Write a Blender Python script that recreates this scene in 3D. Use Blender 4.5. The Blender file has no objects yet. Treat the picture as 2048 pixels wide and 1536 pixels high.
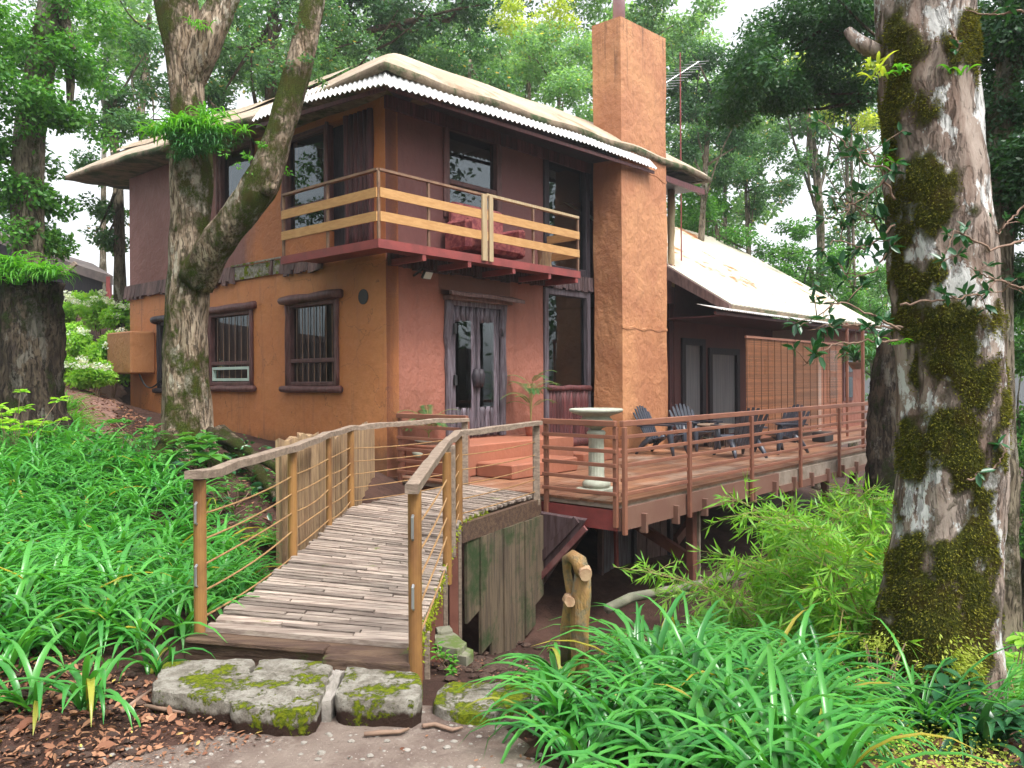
import bpy, math, random
import numpy as np
from mathutils import Vector, Matrix
R = math.radians
rng = np.random.default_rng(7)
random.seed(7)
S = bpy.context.scene
COL = S.collection

# ------------------------------------------------------------------ camera
EYE = 1.6; FPX = 1600.0; ROLL = .006
cd = bpy.data.cameras.new("camera"); cam = bpy.data.objects.new("camera", cd); COL.objects.link(cam)
cam.location = (0, 0, EYE); cam.rotation_euler = (R(90), ROLL, 0)
cd.sensor_width = 36; cd.lens = 36*FPX/2048; cd.shift_y = -10/2048; cd.clip_end = 600; cd.clip_start = .05
S.camera = cam

# ------------------------------------------------------------------ world, sun, exposure
SUN_EL, SUN_ROT = R(52), R(-25)
w = bpy.data.worlds.new("World"); S.world = w; w.use_nodes = True
nt = w.node_tree; nt.nodes.clear()
sky = nt.nodes.new('ShaderNodeTexSky'); sky.sky_type = 'NISHITA'; sky.sun_disc = False
sky.sun_elevation = SUN_EL; sky.sun_rotation = SUN_ROT; sky.dust_density = 4.0; sky.air_density = 1.0
hs = nt.nodes.new('ShaderNodeHueSaturation'); hs.inputs['Saturation'].default_value = .16; hs.inputs['Value'].default_value = 1.25
bg = nt.nodes.new('ShaderNodeBackground'); bg.inputs[1].default_value = .15
ow = nt.nodes.new('ShaderNodeOutputWorld')
nt.links.new(sky.outputs[0], hs.inputs['Color']); nt.links.new(hs.outputs[0], bg.inputs[0]); nt.links.new(bg.outputs[0], ow.inputs[0])
sl = bpy.data.lights.new("sun", 'SUN'); sl.energy = 1.5; sl.angle = R(12); sl.color = (1, .96, .9)
so = bpy.data.objects.new("sun", sl); COL.objects.link(so)
sd = Vector((math.sin(SUN_ROT)*math.cos(SUN_EL), math.cos(SUN_ROT)*math.cos(SUN_EL), math.sin(SUN_EL)))
# the light comes from the front left, high up, through thin cloud
sd = Vector((.42, -.50, 1.15)).normalized()
so.rotation_euler = sd.to_track_quat('Z', 'Y').to_euler()
sky.sun_elevation = math.asin(sd.z); sky.sun_rotation = math.atan2(sd.x, sd.y)
S.view_settings.view_transform = 'Standard'; S.view_settings.look = 'None'
S.view_settings.exposure = 1.15; S.view_settings.gamma = 1
S.render.engine = 'CYCLES'
S.cycles.max_bounces = 6; S.cycles.transparent_max_bounces = 12

# ------------------------------------------------------------------ calibrated geometry helpers
_c, _s = math.cos(ROLL), math.sin(ROLL)
def ray(px, py):
    u = (px-1024)/FPX; v = (758-py)/FPX
    return np.array((u*_c+v*_s, 1.0, -u*_s+v*_c))
def at(px, py, Y):
    r = ray(px, py)*Y; return np.array((r[0], Y, EYE+r[2]))
def onz(px, py, z):
    r = ray(px, py); t = (z-EYE)/r[2]; return np.array((r[0]*t, t, z))
TH = math.atan2(1400, 1600)
d1 = np.array((math.sin(TH), math.cos(TH), 0.)); d2 = np.array((-math.cos(TH), math.sin(TH), 0.))
C0 = np.array((-1.907, 12.152, 0.))
UP = np.array((0., 0., 1.))
def H(u, v, z): return C0+u*d1+v*d2+np.array((0, 0, z))
def toH(p):
    q = np.array(p)-C0; return float(q@d1), float(q@d2), float(p[2])
def onv(px, py, v):
    r = ray(px, py); t = (v+C0@d2)/(r@d2-r[2]*0); p = r*t; return toH((p[0], p[1], EYE+p[2]))
def onu(px, py, u):
    r = ray(px, py); t = (u+C0@d1)/(r@d1); p = r*t; return toH((p[0], p[1], EYE+p[2]))
V3 = lambda *a: np.array(a, float)
def nrm(a):
    a = np.asarray(a, float); n = np.linalg.norm(a, axis=-1, keepdims=True); return a/np.maximum(n, 1e-9)

# ------------------------------------------------------------------ objects
def tag(o, label=None, cat=None, group=None, kind=None):
    if label: o['label'] = label
    if cat: o['category'] = cat
    if group: o['group'] = group
    if kind: o['kind'] = kind
    return o
def thing(name, loc, label, cat, group=None, rz=0):
    o = bpy.data.objects.new(name, None); COL.objects.link(o); o.location = tuple(loc); o.rotation_euler = (0, 0, rz)
    o.empty_display_size = .1
    return tag(o, label, cat, group)
def world_origin(o):
    x = np.zeros(3)
    while o is not None:
        x += np.array(o.location); o = o.parent
    return x
def dup(root, loc=None, rz=None, label=None, scale=None):
    r = root.copy(); COL.objects.link(r)
    if loc is not None: r.location = tuple(loc)
    if rz is not None: r.rotation_euler = (0, 0, rz)
    if scale is not None: r.scale = (scale,)*3
    if label: r['label'] = label
    for ch in list(root.children):
        c = ch.copy(); COL.objects.link(c); c.parent = r
        for g in list(ch.children):
            d = g.copy(); COL.objects.link(d); d.parent = c
    return r

class MB:
    def __init__(s): s.v = []; s.f = []
    def add(s, vs, fs):
        n = len(s.v); s.v.extend([tuple(map(float, p)) for p in vs]); s.f.extend([tuple(i+n for i in f) for f in fs]); return s
    def hexa(s, c):   # 8 corners: bottom 4 ccw, top 4 ccw
        return s.add(c, [(3, 2, 1, 0), (4, 5, 6, 7), (0, 1, 5, 4), (1, 2, 6, 5), (2, 3, 7, 6), (3, 0, 4, 7)])
    def box(s, o, a, b, c, bev=0):
        """box with corner o and edge vectors a, b, c"""
        o, a, b, c = map(np.asarray, (o, a, b, c))
        if bev:
            la, lb, lc = map(np.linalg.norm, (a, b, c)); bev = min(bev, la*.4, lb*.4, lc*.4)
            ea, eb, ec = a/la*bev, b/lb*bev, c/lc*bev
            P = []
            for k, (x, y) in enumerate(((0, 0), (1, 0), (1, 1), (0, 1))):
                pass
            # chamfer as two nested rings at each end along c
            def ring(z, ins):
                o2 = o+z
                pts = [o2+ea*(1+ins)+eb*ins, o2+a-ea*(1+ins)+eb*ins, o2+a-ea*ins+eb*(1+ins), o2+a-ea*ins+b-eb*(1+ins),
                       o2+a-ea*(1+ins)+b-eb*ins, o2+ea*(1+ins)+b-eb*ins, o2+ea*ins+b-eb*(1+ins), o2+ea*ins+eb*(1+ins)]
                return pts
            rs = [ring(0*c, 1), ring(ec, 0), ring(c-ec, 0), ring(c, 1)]
            n = len(s.v)
            for r_ in rs: s.v.extend([tuple(map(float, p)) for p in r_])
            for k in range(3):
                for i in range(8):
                    j = (i+1) % 8
                    s.f.append((n+k*8+i, n+k*8+j, n+k*8+8+j, n+k*8+8+i))
            s.f.append(tuple(n+i for i in range(7, -1, -1))); s.f.append(tuple(n+24+i for i in range(8)))
            return s
        return s.hexa([o, o+a, o+a+b, o+b, o+c, o+a+c, o+a+b+c, o+b+c])
    def beam(s, p, q, wd, ht, up=UP, bev=0):
        p, q = np.asarray(p, float), np.asarray(q, float); d = nrm(q-p); side = nrm(np.cross(d, up)) if abs(d@up) < .99 else V3(1, 0, 0)
        u2 = np.cross(side, d)
        o = p-side*wd/2-u2*ht/2
        return s.box(o, q-p, side*wd, u2*ht, bev)
    def tube(s, pts, rad, n=10, cap=True, wob=0, flute=None, seed=0):
        pts = np.array(pts, float); m = len(pts); rad = np.broadcast_to(np.asarray(rad, float), (m,)) if np.ndim(rad) < 2 else rad
        t = np.gradient(pts, axis=0); t = nrm(t)
        ref = V3(0, 0, 1) if abs(t[0][2]) < .9 else V3(1, 0, 0)
        a = nrm(np.cross(t[0], ref)); rr = np.random.default_rng(seed)
        base = len(s.v)
        for i in range(m):
            a = nrm(a-t[i]*(a@t[i])); b = np.cross(t[i], a)
            for k in range(n):
                th = 2*math.pi*k/n; r_ = rad[i]*(1+wob*(rr.random()-.5)*2)
                if flute: r_ *= flute(th, i/(m-1), i)
                s.v.append(tuple(pts[i]+(a*math.cos(th)+b*math.sin(th))*r_))
        for i in range(m-1):
            for k in range(n):
                k2 = (k+1) % n
                s.f.append((base+i*n+k, base+i*n+k2, base+(i+1)*n+k2, base+(i+1)*n+k))
        if cap:
            s.f.append(tuple(base+k for k in range(n-1, -1, -1))); s.f.append(tuple(base+(m-1)*n+k for k in range(n)))
        return s
    def lathe(s, c, prof, n=32, mod=None):
        base = len(s.v); c = np.asarray(c, float)
        for i, (r_, z) in enumerate(prof):
            for k in range(n):
                th = 2*math.pi*k/n; rr = r_*(mod(th, z, i) if mod else 1)
                s.v.append((c[0]+rr*math.cos(th), c[1]+rr*math.sin(th), c[2]+z))
        m = len(prof)
        for i in range(m-1):
            for k in range(n):
                k2 = (k+1) % n; s.f.append((base+i*n+k, base+i*n+k2, base+(i+1)*n+k2, base+(i+1)*n+k))
        s.f.append(tuple(base+k for k in range(n-1, -1, -1))); s.f.append(tuple(base+(m-1)*n+k for k in range(n)))
        return s
    def grid(s, fn, nu, nv):
        base = len(s.v)
        for j in range(nv+1):
            for i in range(nu+1): s.v.append(tuple(map(float, fn(i/nu, j/nv))))
        for j in range(nv):
            for i in range(nu):
                a = base+j*(nu+1)+i; s.f.append((a, a+1, a+nu+2, a+nu+1))
        return s
    def build(s, name, mat, parent=None, label=None, smooth=False, local=False, cat=None, group=None, kind=None):
        v = np.array(s.v, float).reshape(-1, 3)
        if parent is not None and not local: v = v-world_origin(parent)
        loc = None
        if parent is None:
            loc = np.array((v[:, 0].mean(), v[:, 1].mean(), v[:, 2].min())) if not local else np.zeros(3)
            v = v-loc
        me = bpy.data.meshes.new(name)
        me.from_pydata([tuple(p) for p in v], [], s.f)
        if smooth: me.polygons.foreach_set('use_smooth', [True]*len(me.polygons))
        me.materials.append(mat); me.update()
        o = bpy.data.objects.new(name, me); COL.objects.link(o)
        if loc is not None: o.location = tuple(loc)
        if parent is not None: o.parent = parent
        return tag(o, label, cat, group, kind)

def quadmesh(name, V, nper, mat, parent=None, quads=None, smooth=False, local=False, label=None, cat=None, group=None, kind=None):
    """V: (N, nper, 3) vertex blocks; quads: (K,4) indices inside a block"""
    N = V.shape[0]; quads = np.array(quads if quads is not None else [[0, 1, 2, 3]])
    v = V.reshape(-1, 3).copy()
    loc = None
    if parent is not None and not local: v -= world_origin(parent)
    if parent is None and not local:
        loc = np.array((v[:, 0].mean(), v[:, 1].mean(), v[:, 2].min())); v -= loc
    F = (quads[None]+(np.arange(N)*nper)[:, None, None]).reshape(-1, 4)
    me = bpy.data.meshes.new(name)
    me.vertices.add(len(v)); me.vertices.foreach_set('co', v.astype(np.float32).ravel())
    nf = len(F); me.loops.add(nf*4); me.polygons.add(nf)
    me.loops.foreach_set('vertex_index', F.astype(np.int32).ravel())
    me.polygons.foreach_set('loop_start', np.arange(nf, dtype=np.int32)*4)
    me.polygons.foreach_set('loop_total', np.full(nf, 4, np.int32))
    if smooth: me.polygons.foreach_set('use_smooth', np.ones(nf, bool))
    me.materials.append(mat); me.update(calc_edges=True)
    o = bpy.data.objects.new(name, me); COL.objects.link(o)
    if loc is not None: o.location = tuple(loc)
    if parent is not None: o.parent = parent
    return tag(o, label, cat, group, kind)

# ------------------------------------------------------------------ materials
def newmat(name):
    m = bpy.data.materials.new(name); m.use_nodes = True
    t = m.node_tree; t.nodes.clear(); return m, t
class NG:
    def __init__(s, t): s.t = t
    def n(s, typ, ins=None, **kw):
        nd = s.t.nodes.new(typ)
        for k, v in kw.items(): setattr(nd, k, v)
        for k, v in (ins or {}).items():
            if isinstance(v, bpy.types.NodeSocket): s.t.links.new(v, nd.inputs[k])
            else: nd.inputs[k].default_value = v
        return nd
    def noise(s, vec, scale, detail=4, rough=.6, dist=0): return s.n('ShaderNodeTexNoise', {'Vector': vec, 'Scale': scale, 'Detail': detail, 'Roughness': rough, 'Distortion': dist}).outputs[0]
    def mapping(s, vec, sc=(1, 1, 1), rot=(0, 0, 0)): return s.n('ShaderNodeMapping', {'Vector': vec, 'Scale': sc, 'Rotation': rot}).outputs[0]
    def ramp(s, fac, lo, hi, a=(0, 0, 0, 1), b=(1, 1, 1, 1)):
        r = s.n('ShaderNodeMapRange', {'Value': fac, 'From Min': lo, 'From Max': hi}); r.interpolation_type = 'SMOOTHSTEP'; return r.outputs[0]
    def mix(s, f, a, b, mode='MIX'):
        m = s.n('ShaderNodeMix', data_type='RGBA', blend_type=mode)
        for i, v in ((0, f), (6, a), (7, b)):
            if isinstance(v, bpy.types.NodeSocket): s.t.links.new(v, m.inputs[i])
            else: m.inputs[i].default_value = (v if i == 0 else (tuple(v)+(1,))[:4])
        return m.outputs[2]
    def math(s, op, a, b=0.0, c=0.0):
        m = s.n('ShaderNodeMath', operation=op)
        for i, v in enumerate((a, b, c)):
            if isinstance(v, bpy.types.NodeSocket): s.t.links.new(v, m.inputs[i])
            else: m.inputs[i].default_value = v
        return m.outputs[0]
    def bump(s, h, strength, dist=.02, nrm=None):
        b = s.n('ShaderNodeBump', {'Height': h, 'Strength': strength, 'Distance': dist})
        if nrm: s.t.links.new(nrm, b.inputs['Normal'])
        return b.outputs[0]
    def coord(s): return s.n('ShaderNodeTexCoord').outputs['Object']
    def pos(s): return s.n('ShaderNodeNewGeometry').outputs['Position']
    def isl(s): return s.n('ShaderNodeNewGeometry').outputs['Random Per Island']
    def pbr(s, col, rough=.8, normal=None, spec=.5, metal=0, **kw):
        ins = {'Base Color': col if isinstance(col, bpy.types.NodeSocket) else tuple(col)+(1,), 'Roughness': rough, 'Specular IOR Level': spec, 'Metallic': metal}
        if normal: ins['Normal'] = normal
        ins.update(kw)
        return s.n('ShaderNodeBsdfPrincipled', ins).outputs[0]
    def out(s, sh): s.n('ShaderNodeOutputMaterial', {'Surface': sh})

def simple(name, c, c2=None, rough=.7, sc=6, bump=.3, bsc=30, dist=.01, stretch=(1, 1, 1), isl=0, metal=0, spec=.4, moss=None):
    """colour noise between c and c2, optional per-island brightness, optional moss (colour, low, high)"""
    m, t = newmat(name); g = NG(t); P = g.pos(); v = g.mapping(P, stretch)
    col = g.mix(g.ramp(g.noise(v, sc), .35, .65), c, c2 or c)
    if isl:
        k = g.math('MULTIPLY_ADD', g.isl(), isl, 1-isl/2)
        cc = g.n('ShaderNodeCombineColor', {0: k, 1: k, 2: k}).outputs[0]
        col = g.mix(1.0, col, cc, 'MULTIPLY')
    if moss:
        mc, lo, hi, msc = moss
        col = g.mix(g.ramp(g.noise(P, msc, 6, .7), lo, hi), col, mc)
    nb = g.noise(v, bsc, 5, .7)
    g.out(g.pbr(col, rough, g.bump(nb, bump, dist), spec, metal)); return m

def stucco(name, c, c2, c3=None, wave=.9, splash=None):
    m, t = newmat(name); g = NG(t); P = g.pos()
    v = g.mapping(P, (1, 1, 1), (0, 0, 0))
    big = g.ramp(g.noise(v, .55, 3, .6), .38, .66)
    col = g.mix(big, c, c2)
    if c3:
        streak = g.ramp(g.noise(g.mapping(P, (2.2, 2.2, .22)), 1.3, 4, .7), .52, .72)
        col = g.mix(g.math('MULTIPLY', streak, .55), col, c3)
    fine = g.noise(v, 9, 6, .7); col = g.mix(g.math('MULTIPLY', g.ramp(fine, .45, .75), .3), col, tuple(x*.72 for x in c))
    if splash:
        z = g.n('ShaderNodeSeparateXYZ', {0: P}).outputs[2]; zz = g.math('MULTIPLY_ADD', g.noise(g.mapping(P, (3, 3, 1)), 1.6, 6, .75), -.9, z)
        col = g.mix(g.math('MULTIPLY', g.ramp(zz, splash, splash-.45), .75), col, (.13, .07, .04))
        ck = g.n('ShaderNodeTexVoronoi', {'Vector': g.mapping(g.n('ShaderNodeVectorMath', {0: P, 1: g.n('ShaderNodeTexNoise', {'Vector': P, 'Scale': 2.0, 'Detail': 5.0}).outputs['Color']}, operation='ADD').outputs[0], (.8, .8, .8)), 'Scale': 1.0}, feature='DISTANCE_TO_EDGE').outputs[0]
        col = g.mix(g.math('MULTIPLY', g.ramp(ck, .006, .002), .5), col, (.12, .06, .035))
    h1 = g.noise(g.mapping(P, (1, 1, .8)), 5.5, 5, .6, .15); h2 = g.noise(P, 45, 4, .7)
    n1 = g.bump(h1, wave, .06); n2 = g.bump(h2, .35, .006, n1)
    g.out(g.pbr(col, .62, n2, .35)); return m

def leafmat(name, c1, c2, c3=None, trans=.35, gloss=.35, rough=.4, hue_noise=.6):
    m, t = newmat(name); g = NG(t)
    r = g.isl(); col = g.mix(r, c1, c2)
    if c3: col = g.mix(g.ramp(r, .985, .992), col, c3)
    k = g.math('MULTIPLY_ADD', g.noise(g.pos(), hue_noise, 2), .9, .55)
    cc = g.n('ShaderNodeCombineColor', {0: k, 1: k, 2: k}).outputs[0]
    col = g.mix(1.0, col, cc, 'MULTIPLY')
    p = g.pbr(col, rough, None, gloss)
    tc = g.mix(1.0, col, (1.6, 1.6, .6), 'MULTIPLY')
    tr = g.n('ShaderNodeBsdfTranslucent', {'Color': tc}).outputs[0]
    g.out(g.n('ShaderNodeMixShader', {0: trans, 1: p, 2: tr}).outputs[0]); return m

def barkmat(name, c1, c2, moss=None, lichen=None, msc=1.6, lo=.5, hi=.58, vert=7, bstr=.9, lk=.6, furrow=.75, attr=False):
    m, t = newmat(name); g = NG(t); P = g.pos()
    w_ = g.n('ShaderNodeVectorMath', {0: P, 1: g.n('ShaderNodeVectorMath', {0: g.n('ShaderNodeTexNoise', {'Vector': P, 'Scale': 3.0, 'Detail': 2.0}).outputs['Color'], 1: (.12, .12, .12)}, operation='MULTIPLY').outputs[0]}, operation='ADD').outputs[0]
    nb = g.noise(g.mapping(w_, (1, 1, .3)), vert*1.6, 7, .72)
    fur = g.noise(g.mapping(w_, (1, 1, .10)), vert*5, 5, .7)
    col = g.mix(g.ramp(nb, .38, .62), c1, c2)
    fm = g.ramp(fur, .50, .62); col = g.mix(g.math('MULTIPLY', fm, furrow), col, tuple(x*.22 for x in c1))
    if lichen:
        ln = g.noise(g.mapping(P, (1, 1, .55)), msc*1.5, 7, .72)
        if attr: ln = g.math('ADD', ln, g.math('MULTIPLY', g.n('ShaderNodeAttribute', attribute_name='lichen').outputs['Fac'], .06))
        lm = g.ramp(ln, .55, .585); col = g.mix(g.math('MULTIPLY', lm, g.math('MULTIPLY_ADD', g.noise(P, 55, 3, .7), 1.1, lk-.5)), col, lichen)
    h = g.math('SUBTRACT', nb, g.math('MULTIPLY', fm, .8))
    if moss:
        mn = g.noise(g.mapping(P, (1.1, 1.1, .75)), msc, 9, .76)
        if attr: mn = g.math('MULTIPLY_ADD', g.math('SUBTRACT', mn, .5), .9, g.n('ShaderNodeAttribute', attribute_name='moss').outputs['Fac']); lo, hi = .34, .58
        mm = g.ramp(mn, lo, hi)
        mcol = g.mix(g.ramp(g.noise(P, 75, 4), .3, .7), moss, tuple(x*.3 for x in moss)); mcol = g.mix(g.ramp(g.noise(P, 6, 3), .4, .7), mcol, (moss[0]*.75, moss[1]*.5, moss[2]*.7))
        col = g.mix(mm, col, mcol)
        h = g.math('ADD', g.math('MULTIPLY', h, .6), g.math('MULTIPLY', mm, g.math('MULTIPLY_ADD', g.noise(P, 80, 4, .8), 1.3, .3)))
    g.out(g.pbr(col, .9, g.bump(h, bstr, .05), .15)); return m

def glassmat(name, tint=(.02, .03, .03), refl=1.0):
    m, t = newmat(name); g = NG(t)
    lw = g.n('ShaderNodeFresnel', {'IOR': 1.5}).outputs[0]
    k = g.math('MULTIPLY_ADD', lw, refl, .05)
    a = g.n('ShaderNodeBsdfTransparent', {'Color': (.55, .6, .58, 1)}).outputs[0]
    b = g.n('ShaderNodeBsdfGlossy', {'Color': (.85, .95, 1, 1), 'Roughness': .015}).outputs[0]
    g.out(g.n('ShaderNodeMixShader', {0: k, 1: a, 2: b}).outputs[0]); return m

M = {}
M['orange'] = stucco('orange_stucco', (.50, .185, .066), (.55, .225, .085), (.24, .10, .06), wave=.4, splash=.35)
M['orange_up'] = None
M['pink'] = stucco('pink_stucco', (.315, .122, .085), (.27, .10, .065), (.20, .075, .05), wave=.8)
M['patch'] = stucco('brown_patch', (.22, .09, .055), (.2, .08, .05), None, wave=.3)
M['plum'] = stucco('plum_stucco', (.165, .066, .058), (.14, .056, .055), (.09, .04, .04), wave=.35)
M['chim'] = stucco('chimney_stucco', (.43, .19, .095), (.50, .235, .115), (.25, .105, .06), wave=.8)
def chimmat():
    m, t = newmat('rain_streaked_chimney'); g = NG(t); P = g.pos()
    col = g.mix(g.ramp(g.noise(P, .7, 4, .6), .36, .66), (.40, .17, .085), (.52, .25, .12))
    z = g.n('ShaderNodeSeparateXYZ', {0: P}).outputs[2]
    st = g.ramp(g.noise(g.mapping(P, (5, 5, .3)), 1.2, 6, .75), .50, .70); top = g.ramp(g.math('MULTIPLY_ADD', g.noise(g.mapping(P, (5, 5, .1)), 1, 2), 2.2, z), 7.6, 9.6)
    col = g.mix(g.math('MULTIPLY', g.math('MULTIPLY', st, top), .7), col, (.09, .055, .035))
    col = g.mix(g.math('MULTIPLY', st, .22), col, (.22, .10, .06))
    n1 = g.bump(g.noise(g.mapping(P, (1, 1, .8)), 4.5, 6, .62, .1), .9, .07); n2 = g.bump(g.noise(P, 45, 4, .7), .4, .006, n1)
    g.out(g.pbr(col, .65, n2, .3)); return m
M['chim'] = chimmat()
M['grey'] = stucco('pale_stucco', (.5, .45, .42), (.44, .4, .37), None, wave=.3)
M['boxm'] = stucco('box_stucco', (.36, .16, .065), (.28, .11, .055), None, wave=.6)
M['darkwood'] = simple('dark_weathered_wood', (.055, .03, .03), (.10, .065, .07), .55, 3, .7, 9, .02, (6, 6, .7), isl=.5)
M['doorwood'] = simple('grey_purple_wood', (.06, .042, .052), (.15, .13, .155), .5, 4, .9, 9, .02, (9, 9, .5), isl=.8)
M['redwood'] = simple('red_stained_wood', (.055, .018, .02), (.12, .035, .035), .5, 4, .9, 9, .02, (7, 7, .5), isl=.7)
M['framewood'] = simple('purple_brown_frame', (.085, .035, .032), (.15, .065, .06), .5, 3, .7, 12, .015, (5, 5, 1), isl=.3)
M['blackwood'] = simple('black_wood', (.018, .014, .02), (.035, .027, .035), .5, 3, .6, 9, .02, (6, 6, 1))
M['shingle'] = simple('shingle_wood', (.095, .055, .05), (.17, .10, .09), .7, 4, .8, 14, .02, (5, 5, .8), isl=.8)
M['slab'] = simple('bark_slab', (.46, .31, .17), (.27, .17, .10), .8, 2.5, 1.0, 9, .03, (9, 9, .6), isl=.4)
M['plank'] = simple('bridge_plank', (.40, .33, .275), (.22, .165, .135), .6, 3, .9, 12, .014, (.8, 9, 9), isl=.9, moss=((.16, .2, .03), .64, .72, 3.2))
M['beam'] = simple('wet_beam', (.07, .038, .026), (.13, .08, .05), .6, 3, .9, 8, .02, (.8, 7, 7), isl=.3, moss=((.07, .11, .015), .6, .7, 3))
M['rail'] = simple('weathered_rail', (.30, .23, .175), (.19, .14, .105), .65, 5, .9, 12, .012, (3, 3, 6), isl=.2)
M['pipe'] = simple('ochre_pipe', (.30, .155, .05), (.19, .09, .035), .5, 5, .3, 40, .004, (1, 1, .5))
M['rope'] = simple('rusty_cable', (.36, .21, .085), (.25, .14, .06), .7, 8, .3, 60, .004)
M['copper'] = simple('brown_painted_steel', (.27, .115, .072), (.22, .09, .06), .45, 3, .12, 60, .003)
M['balcred'] = simple('red_painted_steel', (.26, .055, .05), (.19, .045, .042), .5, 4, .35, 25, .006)
M['slat'] = simple('yellow_pine_slat', (.50, .28, .11), (.42, .22, .08), .6, 3, .3, 20, .006, (2, 2, 9), isl=.25)
M['balcpost'] = simple('brown_iron_post', (.16, .085, .055), (.23, .14, .085), .55, 6, .3, 30, .005)
M['pale'] = simple('pale_board', (.42, .33, .2), (.36, .25, .14), .7, 3, .6, 12, .01, (8, 8, .8))
M['thatch'] = simple('roof_felt', (.36, .28, .20), (.46, .38, .29), .75, 1.5, .9, 16, .03, (1, 1, 1), moss=((.26, .17, .095), .52, .68, 1.2))
M['thatchedge'] = simple('mossy_roof_edge', (.24, .18, .12), (.15, .11, .075), .9, 4, 1.0, 22, .03, moss=((.035, .06, .015), .46, .60, 1.3))
M['tin'] = simple('weathered_tin', (.66, .66, .64), (.58, .58, .57), .38, 3, .2, 20, .004, metal=.0, spec=.7)
M['rusttin'] = simple('rusty_tin', (.60, .56, .46), (.52, .46, .36), .4, .8, .3, 20, .01, (1, 1, 1), metal=0, spec=.6, moss=((.42, .15, .05), .585, .64, .5))
def stonemat(name='mossy_stone', z0=.045, z1=.015, m0=.515, m1=.55):
    m, t = newmat(name); g = NG(t); P = g.pos()
    col = g.mix(g.ramp(g.noise(P, 12, 6, .7), .35, .65), (.24, .215, .175), (.46, .43, .37)); col = g.mix(g.ramp(g.noise(P, 60, 4, .7), .55, .75), col, (.07, .06, .05))
    z = g.n('ShaderNodeSeparateXYZ', {0: P}).outputs[2]; zz = g.math('MULTIPLY_ADD', g.noise(P, 14, 4), .10, z)
    col = g.mix(g.ramp(zz, z0, z1), col, (.06, .035, .026))
    mf = g.noise(P, 4.2, 9, .8); col = g.mix(g.ramp(mf, m0, m1), col, g.mix(g.ramp(g.noise(P, 50, 2), .4, .6), (.22, .26, .012), (.11, .15, .01)))
    g.out(g.pbr(col, .92, g.bump(g.math('ADD', g.noise(P, 26, 8, .8), g.math('MULTIPLY', g.ramp(mf, m0, m1), .5)), 1.0, .035), .15)); return m
M['stone'] = stonemat()
M['stone_low'] = stonemat('low_mossy_stone', -.10, -.12, .47, .52)
M['stonelt'] = simple('pale_mortar', (.33, .30, .27), (.24, .22, .19), .9, 7, .9, 40, .01)
M['concrete'] = simple('mossy_concrete', (.20, .19, .14), (.14, .14, .10), .85, 4, .6, 30, .01, moss=((.09, .13, .03), .5, .62, 3))
M['bird'] = simple('cast_stone', (.42, .44, .36), (.33, .34, .27), .8, 6, .6, 60, .005)
M['pink_step'] = stucco('terracotta_step', (.34, .125, .072), (.30, .115, .07), (.2, .09, .06), wave=.3)
M['deck'] = simple('deck_board', (.31, .15, .085), (.19, .09, .055), .36, 1.2, .4, 14, .006, (2.0, 2.0, 5), isl=.45, moss=((.36, .27, .21), .5, .68, 1.0), spec=.55)
M['deckedge'] = simple('deck_edge', (.33, .27, .22), (.22, .17, .13), .7, 5, .6, 20, .01)
M['fascia'] = simple('brown_fascia', (.19, .095, .07), (.21, .115, .085), .5, 3, .2, 40, .003)
M['post_red'] = simple('brown_red_post', (.16, .06, .045), (.21, .085, .06), .6, 4, .3, 20, .006)
M['chair'] = simple('dark_plastic', (.035, .040, .055), (.05, .055, .075), .35, 5, .05, 60, .002, spec=.55)
M['table'] = simple('dark_table', (.06, .04, .035), (.09, .06, .05), .5, 4, .3, 20, .004)
M['tabletop'] = simple('stone_tabletop', (.33, .23, .17), (.26, .18, .13), .5, 5, .3, 20, .004)
M['blind'] = simple('bamboo_slat', (.31, .125, .055), (.23, .09, .04), .6, 6, .2, 30, .003, (1, 1, 8), isl=.7)
M['string'] = simple('blind_cord', (.10, .05, .03), None, .7)
M['knot'] = simple('yellow_varnished_log', (.37, .235, .075), (.24, .13, .05), .7, 7, 1.0, 14, .035, (1, 1, .3), moss=((.15, .13, .08), .46, .60, 6))
M['endgrain'] = simple('cut_end', (.28, .16, .09), (.4, .27, .16), .8, 12, .6, 30, .01)
M['metalgrey'] = simple('grey_metal', (.35, .37, .38), (.3, .3, .31), .4, 6, .2, 30, .003, metal=.6)
M['lamp'] = simple('lamp_face', (.45, .48, .44), None, .25, spec=.6)
M['blackmetal'] = simple('black_metal', (.02, .02, .022), (.03, .03, .03), .45, 6, .2, 40, .002)
M['mint'] = simple('pale_green_frame', (.50, .62, .55), (.42, .55, .48), .45, 6, .1, 30, .002)
M['sofa'] = simple('floral_sofa', (.16, .03, .04), (.33, .10, .09), .8, 12, .4, 30, .01)
M['flue'] = simple('pink_flue', (.45, .30, .32), (.38, .24, .27), .4, 5, .1, 30, .003)
M['brickbox'] = simple('ceramic_pot', (.33, .30, .26), (.26, .2, .17), .6, 6, .5, 20, .01)
M['terra'] = simple('terracotta_pot', (.32, .10, .06), (.25, .08, .05), .7, 6, .4, 20, .01)
M['curtain'] = simple('grey_curtain', (.30, .30, .31), (.24, .24, .26), .9, 3, .3, 10, .01, (6, 6, .3))
M['inner'] = simple('dark_interior', (.05, .035, .03), (.035, .025, .022), .9, 2, .2, 10)
M['shedroof'] = simple('grey_sheet_roof', (.10, .08, .075), (.14, .11, .10), .7, 3, .6, 12, .02)
M['shedwall'] = simple('dark_shed_boards', (.022, .02, .025), (.035, .03, .036), .7, 3, .6, 10, .01, (9, 9, .6))
M['glass'] = glassmat('window_glass')
M['glass2'] = glassmat('mirror_glass', refl=1.6)
M['stump'] = barkmat('stump_bark', (.03, .022, .017), (.085, .065, .045), (.05, .075, .015), (.13, .12, .10), 1.6, .52, .6, vert=5)
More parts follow.
